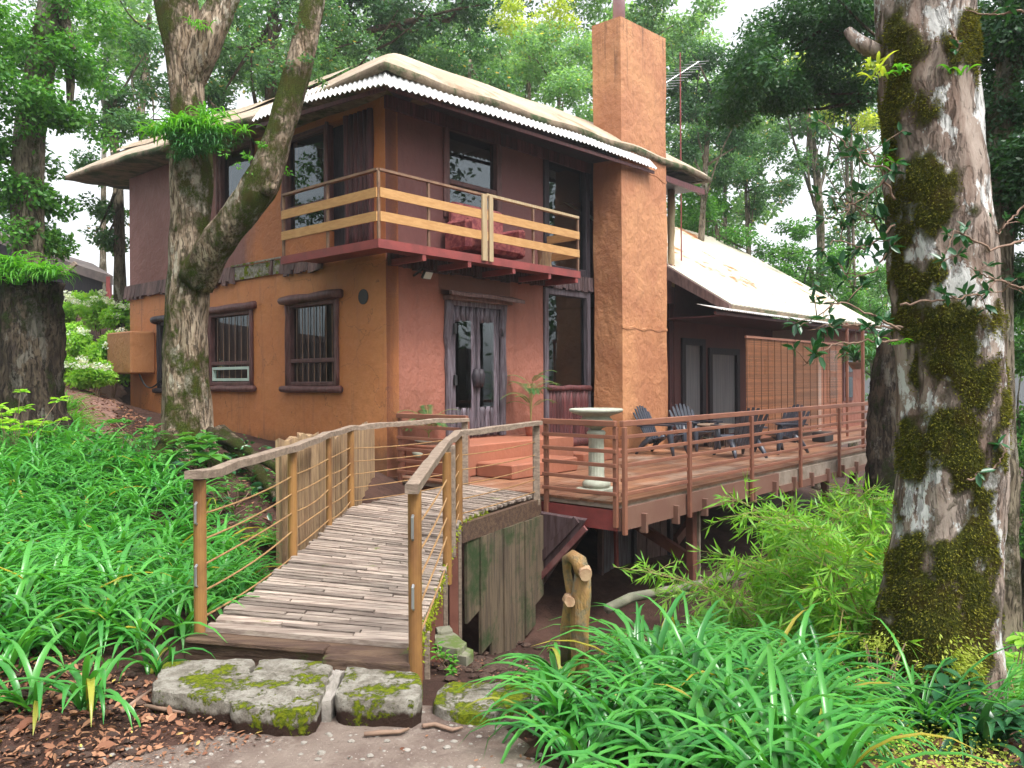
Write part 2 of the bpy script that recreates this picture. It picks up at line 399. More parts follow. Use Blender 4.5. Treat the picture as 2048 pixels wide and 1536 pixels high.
M['bark_left'] = barkmat('left_trunk_bark', (.20, .14, .09), (.38, .30, .22), (.12, .16, .02), (.50, .46, .37), 1.3, .48, .57, vert=7, bstr=1.0)
M['root'] = barkmat('mossy_root', (.10, .075, .05), (.2, .15, .1), (.07, .10, .015), None, 2.2, .42, .52)
M['bark_big'] = barkmat('mottled_bark', (.20, .14, .11), (.36, .295, .25), (.12, .135, .018), (.60, .60, .58), 2.6, .5, .5, vert=4, bstr=1.0, lk=1.0, furrow=.3, attr=True)
M['redstrip'] = simple('faded_red_strip', (.16, .05, .05), (.24, .12, .11), .6, 6, .5, 20)
M['bark_far'] = barkmat('far_bark', (.15, .12, .085), (.25, .21, .15), (.10, .12, .035), (.36, .34, .28), 1.4, .5, .6)
M['bark_dark'] = barkmat('dark_bark', (.07, .055, .04), (.12, .09, .06), (.06, .075, .02), None, 1.2, .5, .6)
M['agap'] = leafmat('strap_leaf', (.04, .22, .04), (.10, .36, .055), (.40, .33, .04), .3, .5, .3, hue_noise=1.5)
M['agap_near'] = leafmat('strap_leaf_near', (.03, .19, .035), (.085, .32, .05), (.35, .30, .04), .26, .5, .28, hue_noise=2.2)
M['bamboo'] = leafmat('bamboo_leaf', (.12, .33, .045), (.27, .50, .06), (.5, .45, .06), .42, .35, .4, hue_noise=2)
M['culm'] = simple('bamboo_culm', (.24, .2, .06), (.3, .25, .1), .6)
M['fern'] = leafmat('fern_leaf', (.07, .26, .03), (.15, .40, .045), None, .4, .25, .5)
M['broad'] = leafmat('broad_leaf', (.05, .19, .045), (.11, .30, .05), None, .3, .45, .35)
M['broad_dark'] = leafmat('glossy_dark_leaf', (.018, .085, .035), (.04, .14, .05), None, .2, .5, .3)
M['palm'] = leafmat('palm_leaf', (.03, .13, .04), (.06, .2, .05), None, .25, .4, .4)
M['bush'] = leafmat('bush_leaf', (.22, .46, .06), (.36, .62, .08), None, .4, .25, .5)
M['lf_bright'] = leafmat('crown_bright', (.04, .155, .03), (.12, .31, .045), None, .42, .35, .42)
M['lf_mid'] = leafmat('crown_mid', (.04, .12, .05), (.11, .24, .085), (.5, .33, .12), .4, .4, .4)
M['lf_haze_tint'] = leafmat('crown_haze_tint', (.12, .26, .12), (.24, .42, .19), (.6, .5, .15), .5, .4, .4)  # whitish haze and backlit glow of far trees put into the leaf colour
M['lf_dark'] = leafmat('crown_dark', (.022, .075, .032), (.06, .155, .055), None, .35, .4, .4)
M['lf_yellow'] = leafmat('crown_yellow', (.28, .40, .07), (.5, .55, .1), None, .5, .25, .5)
M['moss_leaf'] = leafmat('moss_leaf', (.30, .38, .06), (.45, .5, .1), None, .35, .2, .6)
M['flower'] = leafmat('pale_flower', (.75, .82, .85), (.85, .86, .8), None, .3, .2, .6)
M['litter'] = leafmat('dead_leaf', (.15, .06, .035), (.36, .19, .11), (.5, .38, .1), .05, .2, .7)
M['twig'] = simple('twig', (.28, .18, .13), (.2, .13, .09), .8)
M['mossclump'] = leafmat('moss_clump', (.10, .105, .014), (.20, .19, .026), None, .15, .1, .9, hue_noise=7)
M['mossbright'] = leafmat('bright_moss', (.20, .26, .02), (.32, .38, .03), None, .25, .1, .9)

# ground material: dark soil, pale sandy path, leaf litter patch
def groundmat(name, a, b, c, speck):
    m, t = newmat(name); g = NG(t); P = g.pos()
    col = g.mix(g.ramp(g.noise(P, 1.7, 5, .65), .4, .62), a, b)
    col = g.mix(g.math('MULTIPLY', g.ramp(g.noise(P, 9, 5, .7), .5, .7), .7), col, c)
    col = g.mix(g.ramp(g.noise(P, 70, 2), .66, .72), col, speck)
    h = g.math('ADD', g.noise(P, 16, 6, .75), g.math('MULTIPLY', g.noise(P, 90, 3, .7), .35))
    g.out(g.pbr(col, .9, g.bump(h, .9, .03), .2)); return m
M['soil'] = groundmat('dark_soil', (.05, .026, .02), (.085, .045, .034), (.035, .02, .015), (.16, .09, .06))
M['path'] = groundmat('sandy_path', (.23, .18, .15), (.14, .10, .085), (.30, .25, .21), (.42, .36, .32))
M['track'] = groundmat('leafy_track', (.26, .15, .12), (.19, .11, .085), (.34, .22, .18), (.4, .3, .25))
# ------------------------------------------------------------------ ground
CP = np.array([(-2,3,-.1),(0,3,-.1),(1,3,-.1),(-1,1.5,-.08),(-3,2.3,-.06),(.7,4.1,-.14),(-1.2,4.1,-.1),(0,0,-.05),(-4,1,.0),(3,0,-.1),
 (-2.7,4.0,.02),(-4,4.4,.12),(-3.8,6,.12),(-2.6,6,-.02),(-5.8,9,.36),(-7.5,12,.68),(-5,11,.55),(-2.5,7.5,-.32),(-3.2,9,.05),(-4.4,11,.6),
 (-2.2,9.6,-.15),(-2.1,11.5,.2),(-3.2,12.2,.4),(-6,14.5,.75),(-8.5,18,1.0),(-9,17,1.4),(-12,22,3.),(-9,25,3.3),(-15,25,4.),(-12,12,1.0),(-10,8,.5),(-8,5,.2),
 (-1.2,5.5,-.35),(-.3,5.0,-.25),(.0,6.4,-.72),(.2,7.6,-1.2),(1.2,8,-1.3),(-.9,8,-1.05),(-.8,9.3,-1.35),(.6,9.4,-1.6),(-1.5,10.2,-.6),(-1.9,8.4,-.6),(3,10,-1.5),(5,12,-1.85),(2,12,-1.3),(3.5,14.5,-1.3),(7,14,-2.2),(6,18,-1.3),(8,20,-2.2),(15,20,-3.2),(20,30,-3.),
 (1.2,4,-.2),(2,4,-.3),(2,6,-.75),(3,5,-.5),(2.7,5.1,-.42),(4,4,-.5),(5,6,-1.),(2,3,-.14),(3,3,-.3),(1.6,5.2,-.5),(4,8,-1.2),(7,9,-1.9),(10,8,-2.2),
 (0,25,.8),(-5,24,1.6),(10,32,-2.),(0,45,1),(-20,45,6),(25,45,-3),(-60,60,7),(60,60,-5),(-60,-20,2),(60,-20,-4),(0,160,1),(-120,160,8),(120,160,-6),(0,-30,0),(-25,15,3.),(-25,0,1.5)])
def _tps(r): return r*r*np.log(np.maximum(r, 1e-6))
_X = CP[:, :2]; _n = len(_X)
_K = _tps(np.linalg.norm(_X[:, None]-_X[None], axis=2))+np.eye(_n)*.15
_P = np.hstack([np.ones((_n, 1)), _X]); _A = np.block([[_K, _P], [_P.T, np.zeros((3, 3))]])
_W = np.linalg.solve(_A, np.concatenate([CP[:, 2], np.zeros(3)]))
def gz(x, y):
    x = np.asarray(x, float); y = np.asarray(y, float); sh = x.shape
    q = np.stack([x.ravel(), y.ravel()], 1); out = np.empty(len(q))
    for i in range(0, len(q), 20000):
        k = _tps(np.linalg.norm(q[i:i+20000, None]-_X[None], axis=2)); out[i:i+20000] = k@_W[:_n]+_W[_n]+q[i:i+20000]@_W[_n+1:]
    xx, yy = q[:, 0], q[:, 1]
    out += .012*np.sin(xx*5.1+yy*2.3)*np.sin(yy*4.3-xx*1.7)+.008*np.sin(xx*11+1)*np.sin(yy*13+2)
    return out.reshape(sh)
def G(x, y): return float(gz(np.array([x]), np.array([y]))[0])
gx = np.concatenate([[-160, -110, -75, -50, -35, -25, -19, -15], np.arange(-12.5, 11, .14), [12, 14, 17, 21, 28, 40, 60, 90, 130, 160]])
gy = np.concatenate([[-35, -20, -10, -4, -1], np.arange(.2, 21, .14), [22, 24, 27, 31, 36, 43, 52, 65, 85, 110, 140, 180]])
XX, YY = np.meshgrid(gx, gy); ZZ = gz(XX, YY)
g_ = MB(); nx = len(gx)
g_.v = [tuple(p) for p in np.stack([XX, YY, ZZ], 2).reshape(-1, 3)]
g_.f = [(j*nx+i, j*nx+i+1, (j+1)*nx+i+1, (j+1)*nx+i) for j in range(len(gy)-1) for i in range(nx-1)]
g_.build('ground', M['soil'], smooth=True, kind='structure')
def sheet(name, mat, left, right, ys, lift, n=24):
    b = MB(); lx = np.interp(ys, *zip(*left)); rx = np.interp(ys, *zip(*right))
    for k, y in enumerate(ys):
        jl, jr = .08*math.sin(y*7)+.05*math.sin(y*17), .07*math.sin(y*6+1)+.05*math.sin(y*19)
        xs = np.linspace(lx[k]+jl, rx[k]+jr, n+1); zs = gz(xs, np.full(n+1, y))
        e = np.minimum(np.arange(n+1), np.arange(n+1)[::-1]); zs = zs+np.where(e == 0, -.03, lift)
        b.v += [(float(x), float(y), float(z)) for x, z in zip(xs, zs)]
    m = len(ys)
    b.f = [(j*(n+1)+i, j*(n+1)+i+1, (j+1)*(n+1)+i+1, (j+1)*(n+1)+i) for j in range(m-1) for i in range(n)]
    return b.build(name, mat, smooth=True, kind='structure')
sheet('path', M['path'], [(-1, -3.5), (2, -3.1), (3, -2.35), (3.5, -1.75), (4.3, -1.2)], [(-1, 2), (2, .9), (3, .3), (3.6, .14), (4.2, .0), (4.35, -.4)], np.arange(-1, 4.3, .1), .012, 50)
sheet('woodland_track', M['track'], [(10, -6.8), (12, -7.9), (14, -9.4), (20, -13)], [(10, -6.2), (12, -5.8), (14, -7.0), (20, -9.6)], np.arange(13., 20, .15), .02, 40)

# ------------------------------------------------------------------ house
house = thing('house', H(2.5, 3, .2), 'two-storey terracotta stucco house with felted hip roof, wrap-around balcony and tall square chimney', 'house')
def wallgrid(Pf, a0, a1, z0, z1, holes, th):
    A = sorted(set([a0, a1]+[x for h in holes for x in h[:2]])); Z = sorted(set([z0, z1]+[x for h in holes for x in h[2:]]))
    b = MB(); solid = {}
    for i in range(len(A)-1):
        for j in range(len(Z)-1):
            ca, cz = (A[i]+A[i+1])/2, (Z[j]+Z[j+1])/2
            solid[i, j] = not any(h[0] < ca < h[1] and h[2] < cz < h[3] for h in holes)
    for (i, j), s_ in solid.items():
        if not s_: continue
        q = [(A[i], Z[j]), (A[i+1], Z[j]), (A[i+1], Z[j+1]), (A[i], Z[j+1])]
        b.add([Pf(a, z, 0) for a, z in q], [(0, 1, 2, 3)]); b.add([Pf(a, z, th) for a, z in q], [(3, 2, 1, 0)])
        for di, dj, e in ((-1, 0, (3, 0)), (1, 0, (1, 2)), (0, -1, (0, 1)), (0, 1, (2, 3))):
            if not solid.get((i+di, j+dj), False):
                p, r_ = q[e[0]], q[e[1]]
                b.add([Pf(*p, 0), Pf(*p, th), Pf(*r_, th), Pf(*r_, 0)], [(0, 1, 2, 3)])
    return b
PL = lambda v, z, d: H(d, v, z)       # left wall, d inwards
PF = lambda u, z, d: H(u, d, z)       # front wall, d inwards
# orange/plum upper left wall paint: the plum coat ends in a ragged edge
def upmat():
    m, t = newmat('two_tone_stucco'); g = NG(t); P = g.pos()
    dv = g.n('ShaderNodeVectorMath', {0: P, 1: tuple(d2)}, operation='DOT_PRODUCT').outputs['Value']
    vv = g.math('SUBTRACT', dv, float(C0@d2)); e = g.math('MULTIPLY_ADD', g.noise(g.mapping(P, (1.5, 1.5, .3)), 1.5, 4), .9, vv)
    f = g.ramp(e, 4.0, 4.5)
    big = g.ramp(g.noise(P, .8, 3), .4, .65)
    col = g.mix(f, g.mix(big, (.50, .175, .055), (.40, .14, .055)), g.mix(big, (.21, .085, .065), (.27, .12, .10)))
    n1 = g.bump(g.noise(P, 7, 3, .55, .8), .5, .06); n2 = g.bump(g.noise(P, 45, 4, .7), .35, .006, n1)
    g.out(g.pbr(col, .62, n2, .35)); return m
M['orange_up'] = upmat()
LW = [(1.21, 2.60, 1.50, 2.92), (3.77, 5.31, 1.50, 2.90), (7.0, 7.42, 1.45, 2.85)]
wallgrid(PL, 0, 8.87, -.3, 3.45, LW, .25).build('wall', M['orange'], house)
UW = [(.28, 1.0, 3.56, 5.8), (1.0, 1.45, 3.56, 5.8), (1.45, 2.68, 4.05, 5.8), (3.7, 4.9, 4.75, 6.0)]
wallgrid(PL, 0, 8.87, 3.45, 6.15, UW, .25).build('wall', M['orange_up'], house, label='upper left wall, orange fading to plum brown')
wallgrid(PF, 0.003, 3.79, -.2, 3.34, [(1.24, 2.65, .62, 2.92)], .25).build('wall', M['pink'], house, label='rough pink lower front wall')
wallgrid(PF, 0.003, 3.81, 3.34, 6.15, [(1.21, 2.62, 4.25, 5.85)], .25).build('wall', M['plum'], house, label='plum brown upper front wall')
b = MB(); b.box(H(1.1, -.006, 2.99), 1.75*d1, .006*d2, UP*.33); b.build('wall_patch', M['patch'], house)
# right and back walls, floors (closed body)
b = MB(); b.box(H(.26, 8.62, -.3), 8.4*d1, .25*d2, UP*6.45); b.box(H(8.35, .3, -.3), .25*d1, 8.3*d2, UP*6.45)
b.build('wall', M['plum'], house, label='plain rear and side walls')
b = MB(); b.box(H(.26, .26, 3.36), 8.0*d1, 8.3*d2, UP*.15); b.box(H(.26, .26, .3), 8.0*d1, 8.3*d2, UP*.1); b.box(H(3.2, .3, .4), .1*d1, 8*d2, UP*5.6); b.box(H(.3, 3.3, .4), 8*d1, .1*d2, UP*5.6)
b.build('floor', M['inner'], house)
# round vent in left wall
b = MB(); b.tube([H(-.012, .54, 2.9), H(.02, .54, 2.9)], [.12, .12], 24); b.build('vent', M['blackmetal'], house)

def log(b, p, q, r, seed=0, n=10, m=7, wob=.10, sq=None):
    p, q = np.array(p, float), np.array(q, float); rr = np.random.default_rng(seed)
    t = np.linspace(0, 1, m)[:, None]; pts = p+(q-p)*t+rr.normal(0, r*.10, (m, 3)); rad = r*(1+rr.normal(0, wob, m)); return b.tube(pts, rad, n, wob=.04, seed=seed)
def winL(v0, v1, z0, z1, name='window', mull=None, mint=False, bars=0, matf='framewood', lint=True, seed=0, over=.16):
    root = None
    f = MB(); w_ = .075
    for (a, c_) in ((v0, v0+w_), (v1-w_, v1)): f.box(H(-.035, a, z0), .16*d1, w_*d2, UP*(z1-z0), .012)
    for (a, c_) in ((z0, z0+w_), (z1-w_, z1)): f.box(H(-.03, v0+w_, a), .14*d1, (v1-v0-2*w_)*d2, UP*w_, .012)
    if mull: f.box(H(-.02, v0+w_, mull-.035), .12*d1, (v1-v0-2*w_)*d2, UP*.07, .01)
    # outer side logs
    win = f.build('window', M[matf], house)
    for q_, vv_ in ((5, v0-.02), (6, v1+.02)): s_ = MB(); log(s_, H(-.03, vv_, z0-.02), H(-.03, vv_, z1+.02), .034, seed+q_); s_.build('jamb_log', M[matf], win, smooth=True)
    if lint:
        s_ = MB(); log(s_, H(-.06, v0-over, z1+.07), H(-.06, v1+over, z1+.05), .075, seed+1); s_.build('lintel', M[matf], win, smooth=True)
        s_ = MB(); log(s_, H(-.06, v0-over*.8, z0-.05), H(-.06, v1+over, z0-.05), .055, seed+2); s_.build('sill', M[matf], win, smooth=True)
    p_ = MB(); p_.add([H(.06, v0+w_, z0+w_), H(.06, v1-w_, z0+w_), H(.06, v1-w_, z1-w_), H(.06, v0+w_, z1-w_)], [(3, 2, 1, 0)])
    p_.build('pane', M['glass'], win)
    if bars:
        s_ = MB()
        for k in range(bars):
            a = v0+w_+(k+.7)/(bars+.4)*(v1-v0-2*w_); s_.tube([H(.035, a, z0+w_), H(.035, a, z1-w_)], [.008]*2, 6)
        s_.build('security_bars', M['balcpost'], win)
    if mint:
        s_ = MB(); zt = mull-.07; zb = z0+w_+.02; a0, a1 = v0+w_+.03, v1-w_-.03; q = .05
        s_.box(H(-.015, a0, zb), .06*d1, q*d2, UP*(zt-zb)); s_.box(H(-.015, a1-q, zb), .06*d1, q*d2, UP*(zt-zb))
        s_.box(H(-.018, a0+q, zb), .06*d1, (a1-a0-2*q)*d2, UP*q); s_.box(H(-.018, a0+q, zt-q), .06*d1, (a1-a0-2*q)*d2, UP*q)
        s_.build('vent_sash', M['mint'], win, label='pale green hinged lower sash')
    return win
winL(1.21, 2.60, 1.50, 2.92, mull=1.93, bars=7, seed=1)
winL(3.77, 5.31, 1.50, 2.90, mull=1.93, bars=6, mint=True, seed=11)
winL(7.0, 7.42, 1.45, 2.85, matf='blackwood', seed=21)
winL(1.45, 2.68, 4.05, 5.8, lint=False, seed=31, mull=4.55)
winL(3.7, 4.9, 4.75, 6.0, lint=False, seed=41)
# upper left: open door leaf of red planks
b = MB()
for k in range(6): log(b, H(-.02, .32+k*.115, 3.58), H(-.02, .32+k*.115, 5.78), .055, 50+k, 8, 9)
b.build('door', M['redwood'], house, label='red plank door on the balcony', smooth=True)
b = MB(); b.box(H(.12, .97, 3.56), .04*d1, .5*d2, UP*2.2); b.build('door_leaf', M['blackwood'], house)
# plank band between the storeys (left)
b = MB(); v = 1.55; rr = random.Random(3)
while v < 9.0:
    w_ = rr.uniform(.07, .15)
    if 2.75 < v < 4.2 and not (3.0 < v < 3.1):
        if b.v: b.build('shingle_band', M['shingle'], house); b = MB()
        v += .12; continue
    hgt = rr.uniform(.24, .33); t_ = rr.uniform(-.02, .02)
    b.hexa([H(-.03, v, 3.72-hgt), H(-.03, v+w_*.92, 3.72-hgt+t_), H(-.085, v+w_*.92, 3.72-hgt+t_), H(-.085, v, 3.72-hgt), H(-.0, v, 3.74), H(-.0, v+w_*.92, 3.74), H(-.04, v+w_*.92, 3.74), H(-.04, v, 3.74)])
    v += w_
b.build('shingle_band', M['shingle'], house)
b = MB(); b.grid(lambda a, c: H(-.02-.05*abs(math.sin(a*31))*.6, 2.72+a*1.6, 3.47+c*.24), 40, 3); b.beam(H(-.05, 2.7, 3.74), H(-.05, 4.4, 3.74), .03, .03)
b.build('exposed_stone_band', M['stone'], house)
# front band of dark poles
b = MB(); u = .02; rr = random.Random(5)
while u < 5.25:
    w_ = rr.uniform(.07, .12); z0 = 3.33+rr.uniform(-.02, .02); b.tube([H(u+w_/2, -.035, z0), H(u+w_/2, -.03, 3.62)], [w_/2, w_/2*.95], 8); u += w_*.97
b.build('pole_band', M['darkwood'], house)
b = MB(); u = -.02
while u < 5.2:
    w_ = rr.uniform(.12, .2); b.box(H(u, -.05, 5.72), w_*.95*d1, .045*d2, UP*(.33+rr.uniform(0, .04))); u += w_
b.build('eave_boards', M['redwood'], house)

# front double door
dz0, dz1 = .62, 2.92; door = MB()
log(door, H(1.30, -.03, dz0), H(1.28, -.03, dz1), .075, 1, 10, 12); log(door, H(2.60, -.03, dz0), H(2.62, -.03, dz1), .075, 2, 10, 12)
door.box(H(1.24, -.07, dz1-.1), 1.41*d1, .15*d2, UP*.11)
df = door.build('door_frame', M['doorwood'], house, smooth=False)
for side, (a0, a1, pa, pb) in enumerate(((1.37, 1.94, 1.50, 1.80), (1.96, 2.53, 2.09, 2.36))):
    b = MB(); u = a0; k = 0
    while u < a1-.02:
        w_ = min(.085+.02*((k*7) % 3), a1-u)
        mid = u+w_/2
        if pa-.02 < mid < pb+.02:
            log(b, H(mid, .0, dz0+.01), H(mid, .0, 1.13), w_*.5, 100+k+side*9, 8, 6, .04); log(b, H(mid, .0, 2.57), H(mid, .0, dz1-.1), w_*.5, 200+k, 8, 3, .04)
        else: log(b, H(mid, .0, dz0+.01), H(mid, .0, dz1-.1), w_*.52, 300+k+side*9, 8, 14, .05)
        u += w_; k += 1
    dl = b.build('door', M['doorwood'], house, smooth=True, label='left leaf with dark narrow pane' if side == 0 else 'right leaf with bright narrow pane')
    b = MB(); b.add([H(pa-.0, -.05, 1.12), H(pb+.0, -.05, 1.12), H(pb+.0, -.05, 2.58), H(pa-.0, -.05, 2.58)], [(0, 1, 2, 3)]); b.build('pane', M['glass2'], dl)
    b = MB(); hx = 1.90 if side == 0 else 2.0
    b.lathe(np.zeros(3), [(.001, -.16), (.05, -.15), (.075, -.05), (.08, .05), (.05, .15), (.001, .16)], 14)
    b.v = [tuple(H(hx, -.07, 1.62)+np.array(p)*(1 if True else 1)) for p in b.v]
    b.build('handle', M['blackwood'], dl, smooth=True)
    hu = 1.37 if side == 0 else 2.55
    for zz in (2.35, 1.5): b = MB(); b.box(H(hu, -.09, zz), .06*d1, .03*d2, UP*.17); b.build('hinge', M['blackmetal'], dl)
b = MB(); b.grid(lambda a, c: H(1.12+a*1.8, -.30+.3*c, 3.02+.05*c-.008*math.sin(a*9)*(1-c)-.03*a*(1-c)*a), 24, 4); n_ = len(b.v)
b.v += [(x, y, z-.06) for x, y, z in b.v]; b.f += [tuple(reversed([i+n_ for i in f])) for f in b.f]
for i in range(24): b.f.append((i, n_+i, n_+i+1, i+1))
b.f += [(0, 25, n_+25, n_), (24, n_+24, n_+49, 49)]
b.box(H(1.2, -.2, 2.90), 1.5*d1, .2*d2, UP*.07)
b.build('door_hood', M['shingle'], house)

# bay window beside door and glass door above
def winF(u0, u1, z0, z1, mat='blackwood', w_=.1, panel=None, mull=None, dep=.08):
    f = MB()
    for a in (u0, u1-w_): f.box(H(a, -.04, z0), w_*d1, .14*d2, UP*(z1-z0), .01)
    f.box(H(u0+w_, -.035, z1-w_), (u1-u0-2*w_)*d1, .13*d2, UP*w_, .01); f.box(H(u0+w_, -.035, z0), (u1-u0-2*w_)*d1, .13*d2, UP*w_, .01)
    if mull: f.box(H(u0+w_, -.03, mull-.04), (u1-u0-2*w_)*d1, .11*d2, UP*.08, .01)
    win = f.build('window', M[mat], house)
    zb = panel or z0+w_
    p_ = MB(); p_.add([H(u0+w_, .05, zb), H(u1-w_, .05, zb), H(u1-w_, .05, z1-w_), H(u0+w_, .05, z1-w_)], [(0, 1, 2, 3)]); p_.build('pane', M['glass'], win)
    if panel:
        s_ = MB(); u = u0+w_; k = 0
        while u < u1-w_-.01: log(s_, H(u+.05, .0, z0+w_), H(u+.05, .0, panel), .055, 400+k, 8, 5); u += .105; k += 1
        log(s_, H(u0+.05, -.05, panel), H(u1-.05, -.05, panel), .06, 77, 8); log(s_, H(u0+.05, -.07, z0+.2), H(u1-.05, -.07, z0+.2), .10, 78, 8)
        s_.build('plank_panel', M['redwood'], win, smooth=True)
    return win
winF(3.80, 5.27, .15, 3.32, 'doorwood', .12, panel=1.42)
winF(1.21, 2.62, 4.25, 5.85, 'framewood', .13, mull=4.86)
winF(3.82, 5.27, 3.62, 6.0, 'blackwood', .14)
# pale curtain behind the glass on the right of the chimney and inside the bay
# chimney
b = MB()
def chim(a, z):
    w_ = .02*math.sin(z*1.7)+.012*math.sin(z*4.1+a*5); cr = [(5.3, -.77), (7.01, -.77), (7.01, -.1), (5.3, -.1)]
    k = a*4; i = int(k) % 4; f = k-int(k); p = np.array(cr[i])*(1-f)+np.array(cr[(i+1) % 4])*f; c_ = np.array((6.15, -.43)); p = c_+(p-c_)*(1+w_*.6); return H(p[0], p[1], z)
nz = 60
for j in range(nz+1):
    for i in range(32): b.v.append(tuple(chim(i/32, -.4+9.08*j/nz+(.10*(toH(chim(i/32, 1))[0]-5.3)/1.7 if j == nz else 0))))
for j in range(nz):
    for i in range(32): b.f.append((j*32+i, j*32+(i+1) % 32, (j+1)*32+(i+1) % 32, (j+1)*32+i))
b.f.append(tuple(nz*32+i for i in range(32)))
chimney = b.build('chimney', M['chim'], house)
b = MB(); f0 = np.array(onv(1238, 38, -.40)); fl = H(f0[0], -.40, 8.5); b.tube([fl, fl+UP*2.2], [.125]*2, 20); b.build('flue', M['flue'], chimney, smooth=True)
for zz, tl in ((4.93, -.03), (5.95, -.06), (2.58, 0)):
    b = MB(); 
    for i in range(24): 
        a0, a1 = i/24, (i+1)/24; q = lambda a, o: H(5.295+a*1.72, -.776+.0*a, zz+tl*a*4+o+.02*math.sin(a*19+zz))
        b.add([q(a0, 0), q(a1, 0), q(a1, .06+.02*math.sin(a1*23)), q(a0, .06+.02*math.sin(a0*23)), q(a0, 0)+.02*d2, q(a1, 0)+.02*d2, q(a1, .06)+.02*d2, q(a0, .06)+.02*d2], [(0, 1, 2, 3), (3, 2, 6, 7), (0, 4, 5, 1)])
    b.build('plaster_seam', M['chim'], chimney)

# main roof: thick felted hip roof
RU0, RU1, RV0, RV1 = -.66, 8.95, -.80, 10.75
def rz(u, v):
    d = min(u-RU0, RU1-u, v-RV0, RV1-v); d = max(d, 0)
    e = 6.02+.05*max(0, v-2.4)+.034*min(max(u, 0), 6)
    r = .15*min(d/.12, 1)**.5*.25
    rise = .66*min(d, 1.15)+.2*max(0, d-1.15)
    return e+r+rise+.02*math.sin(u*3.1+v)*math.sin(v*2.3)
def smoothmin(u, v): return rz(u, v)
us = np.unique(np.concatenate([[RU0, RU0+.03, RU0+.08, RU0+.18], np.linspace(RU0+.3, RU0+1.5, 9), np.linspace(1.2, RU1-1.3, 24), np.linspace(RU1-1.2, RU1, 8)]))
vs = np.unique(np.concatenate([[RV0, RV0+.03, RV0+.08, RV0+.18], np.linspace(RV0+.3, RV0+1.5, 9), np.linspace(1.0, RV1-1.3, 30), np.linspace(RV1-1.2, RV1, 8)]))
b = MB(); nu, nv = len(us), len(vs)
for v in vs:
    for u in us:
        # rounded hip: average the height
        z = np.mean([rz(u+a, v+c_) for a in (-.10, 0, .10) for c_ in (-.10, 0, .10)]) if min(u-RU0, v-RV0) > .14 else rz(u, v)
        b.v.append(tuple(H(u, v, z)))
b.f = [(j*nu+i, j*nu+i+1, (j+1)*nu+i+1, (j+1)*nu+i) for j in range(nv-1) for i in range(nu-1)]
roof = b.build('roof', M['thatch'], house, smooth=True)
loop = [(u, RV0) for u in us]+[(RU1, v) for v in vs[1:]]+[(u, RV1) for u in us[::-1][1:]]+[(RU0, v) for v in vs[::-1][1:-1]]
b = MB(); L_ = len(loop)
for k, (du, dz) in enumerate(((0, .0), (.025, -.02), (.03, -.09), (.0, -.12), (-.30, -.12), (-1.2, -.08))):
    for (u, v) in loop:
        cu, cv = (RU0+RU1)/2, (RV0+RV1)/2
        ou = -1 if u <= RU0 else (1 if u >= RU1 else 0); ov = -1 if v <= RV0 else (1 if v >= RV1 else 0)
        b.v.append(tuple(H(u+ou*du, v+ov*du, rz(max(min(u, RU1), RU0), max(min(v, RV1), RV0))+dz+(.012*math.sin(u*9+v*7) if 0 < k < 4 else 0))))
for k in range(5):
    for i in range(L_): b.f.append((k*L_+i, (k+1)*L_+i, (k+1)*L_+(i+1) % L_, k*L_+(i+1) % L_))
b.build('roof_edge', M['thatchedge'], roof, smooth=True)
b = MB(); b.hexa([H(RU0+.1, RV0+.1, 5.90), H(RU1-.1, RV0+.1, 5.90), H(RU1-.1, RV1-.1, 6.33), H(RU0+.1, RV1-.1, 6.33), H(RU0+.1, RV0+.1, 5.93), H(RU1-.1, RV0+.1, 5.93), H(RU1-.1, RV1-.1, 6.36), H(RU0+.1, RV1-.1, 6.36)])
b.build('soffit', M['blackwood'], roof)
# ridge lap: second felt strip lying on the left slope
b = MB(); b.grid(lambda a, c: H(-.05+.6*c, 1.3+a*8.6, rz(-.05+.6*c, 1.3+a*8.6)+.05+.03*math.sin(a*14)), 60, 4); b.build('felt_lap', M['thatch'], roof, smooth=True)
# corrugated eave
b = MB(); per = .115
def tin(path_in, path_out, n, b):
    base = len(b.v)
    for i in range(n+1):
        a = i/n
        for k, (p, q) in enumerate(((path_in, path_out),)):
            for c in (0, .5, 1):
                P_ = p(a)*(1-c)+q(a)*c; P_ = P_+UP*(.02*math.sin(i*math.pi/2)); b.v.append(tuple(P_))
    for i in range(n):
        for c in range(2): b.f.append((base+i*3+c, base+i*3+c+1, base+(i+1)*3+c+1, base+(i+1)*3+c))
def lip(a): return 5.62+.23*min(1, a*1.5)**.8
tin(lambda a: H(-.58+a*6.9, -.74, lip(a)+.27), lambda a: H(-.80+a*7.13, -.97, lip(a)), int(7.1/per*4), b)
tin(lambda a: H(-.60, -.76+a*3.2, lip(a)+.27), lambda a: H(-.80, -.97+a*3.4, lip(a)), int(3.4/per*4), b)
tn = b.build('tin_eave', M['tin'], roof)
md = tn.modifiers.new('thick', 'SOLIDIFY'); md.thickness = .008
b = MB(); b.beam(H(-.66, -.86, 5.64), H(6.3, -.9, 5.79), .03, .06); b.beam(H(-.68, -.82, 5.64), H(-.72, 2.4, 5.79), .03, .06); b.beam(H(6.8, -.7, 5.85), H(8.8, -.7, 5.85), .05, .12); b.build('eave_batten', M['redwood'], roof)

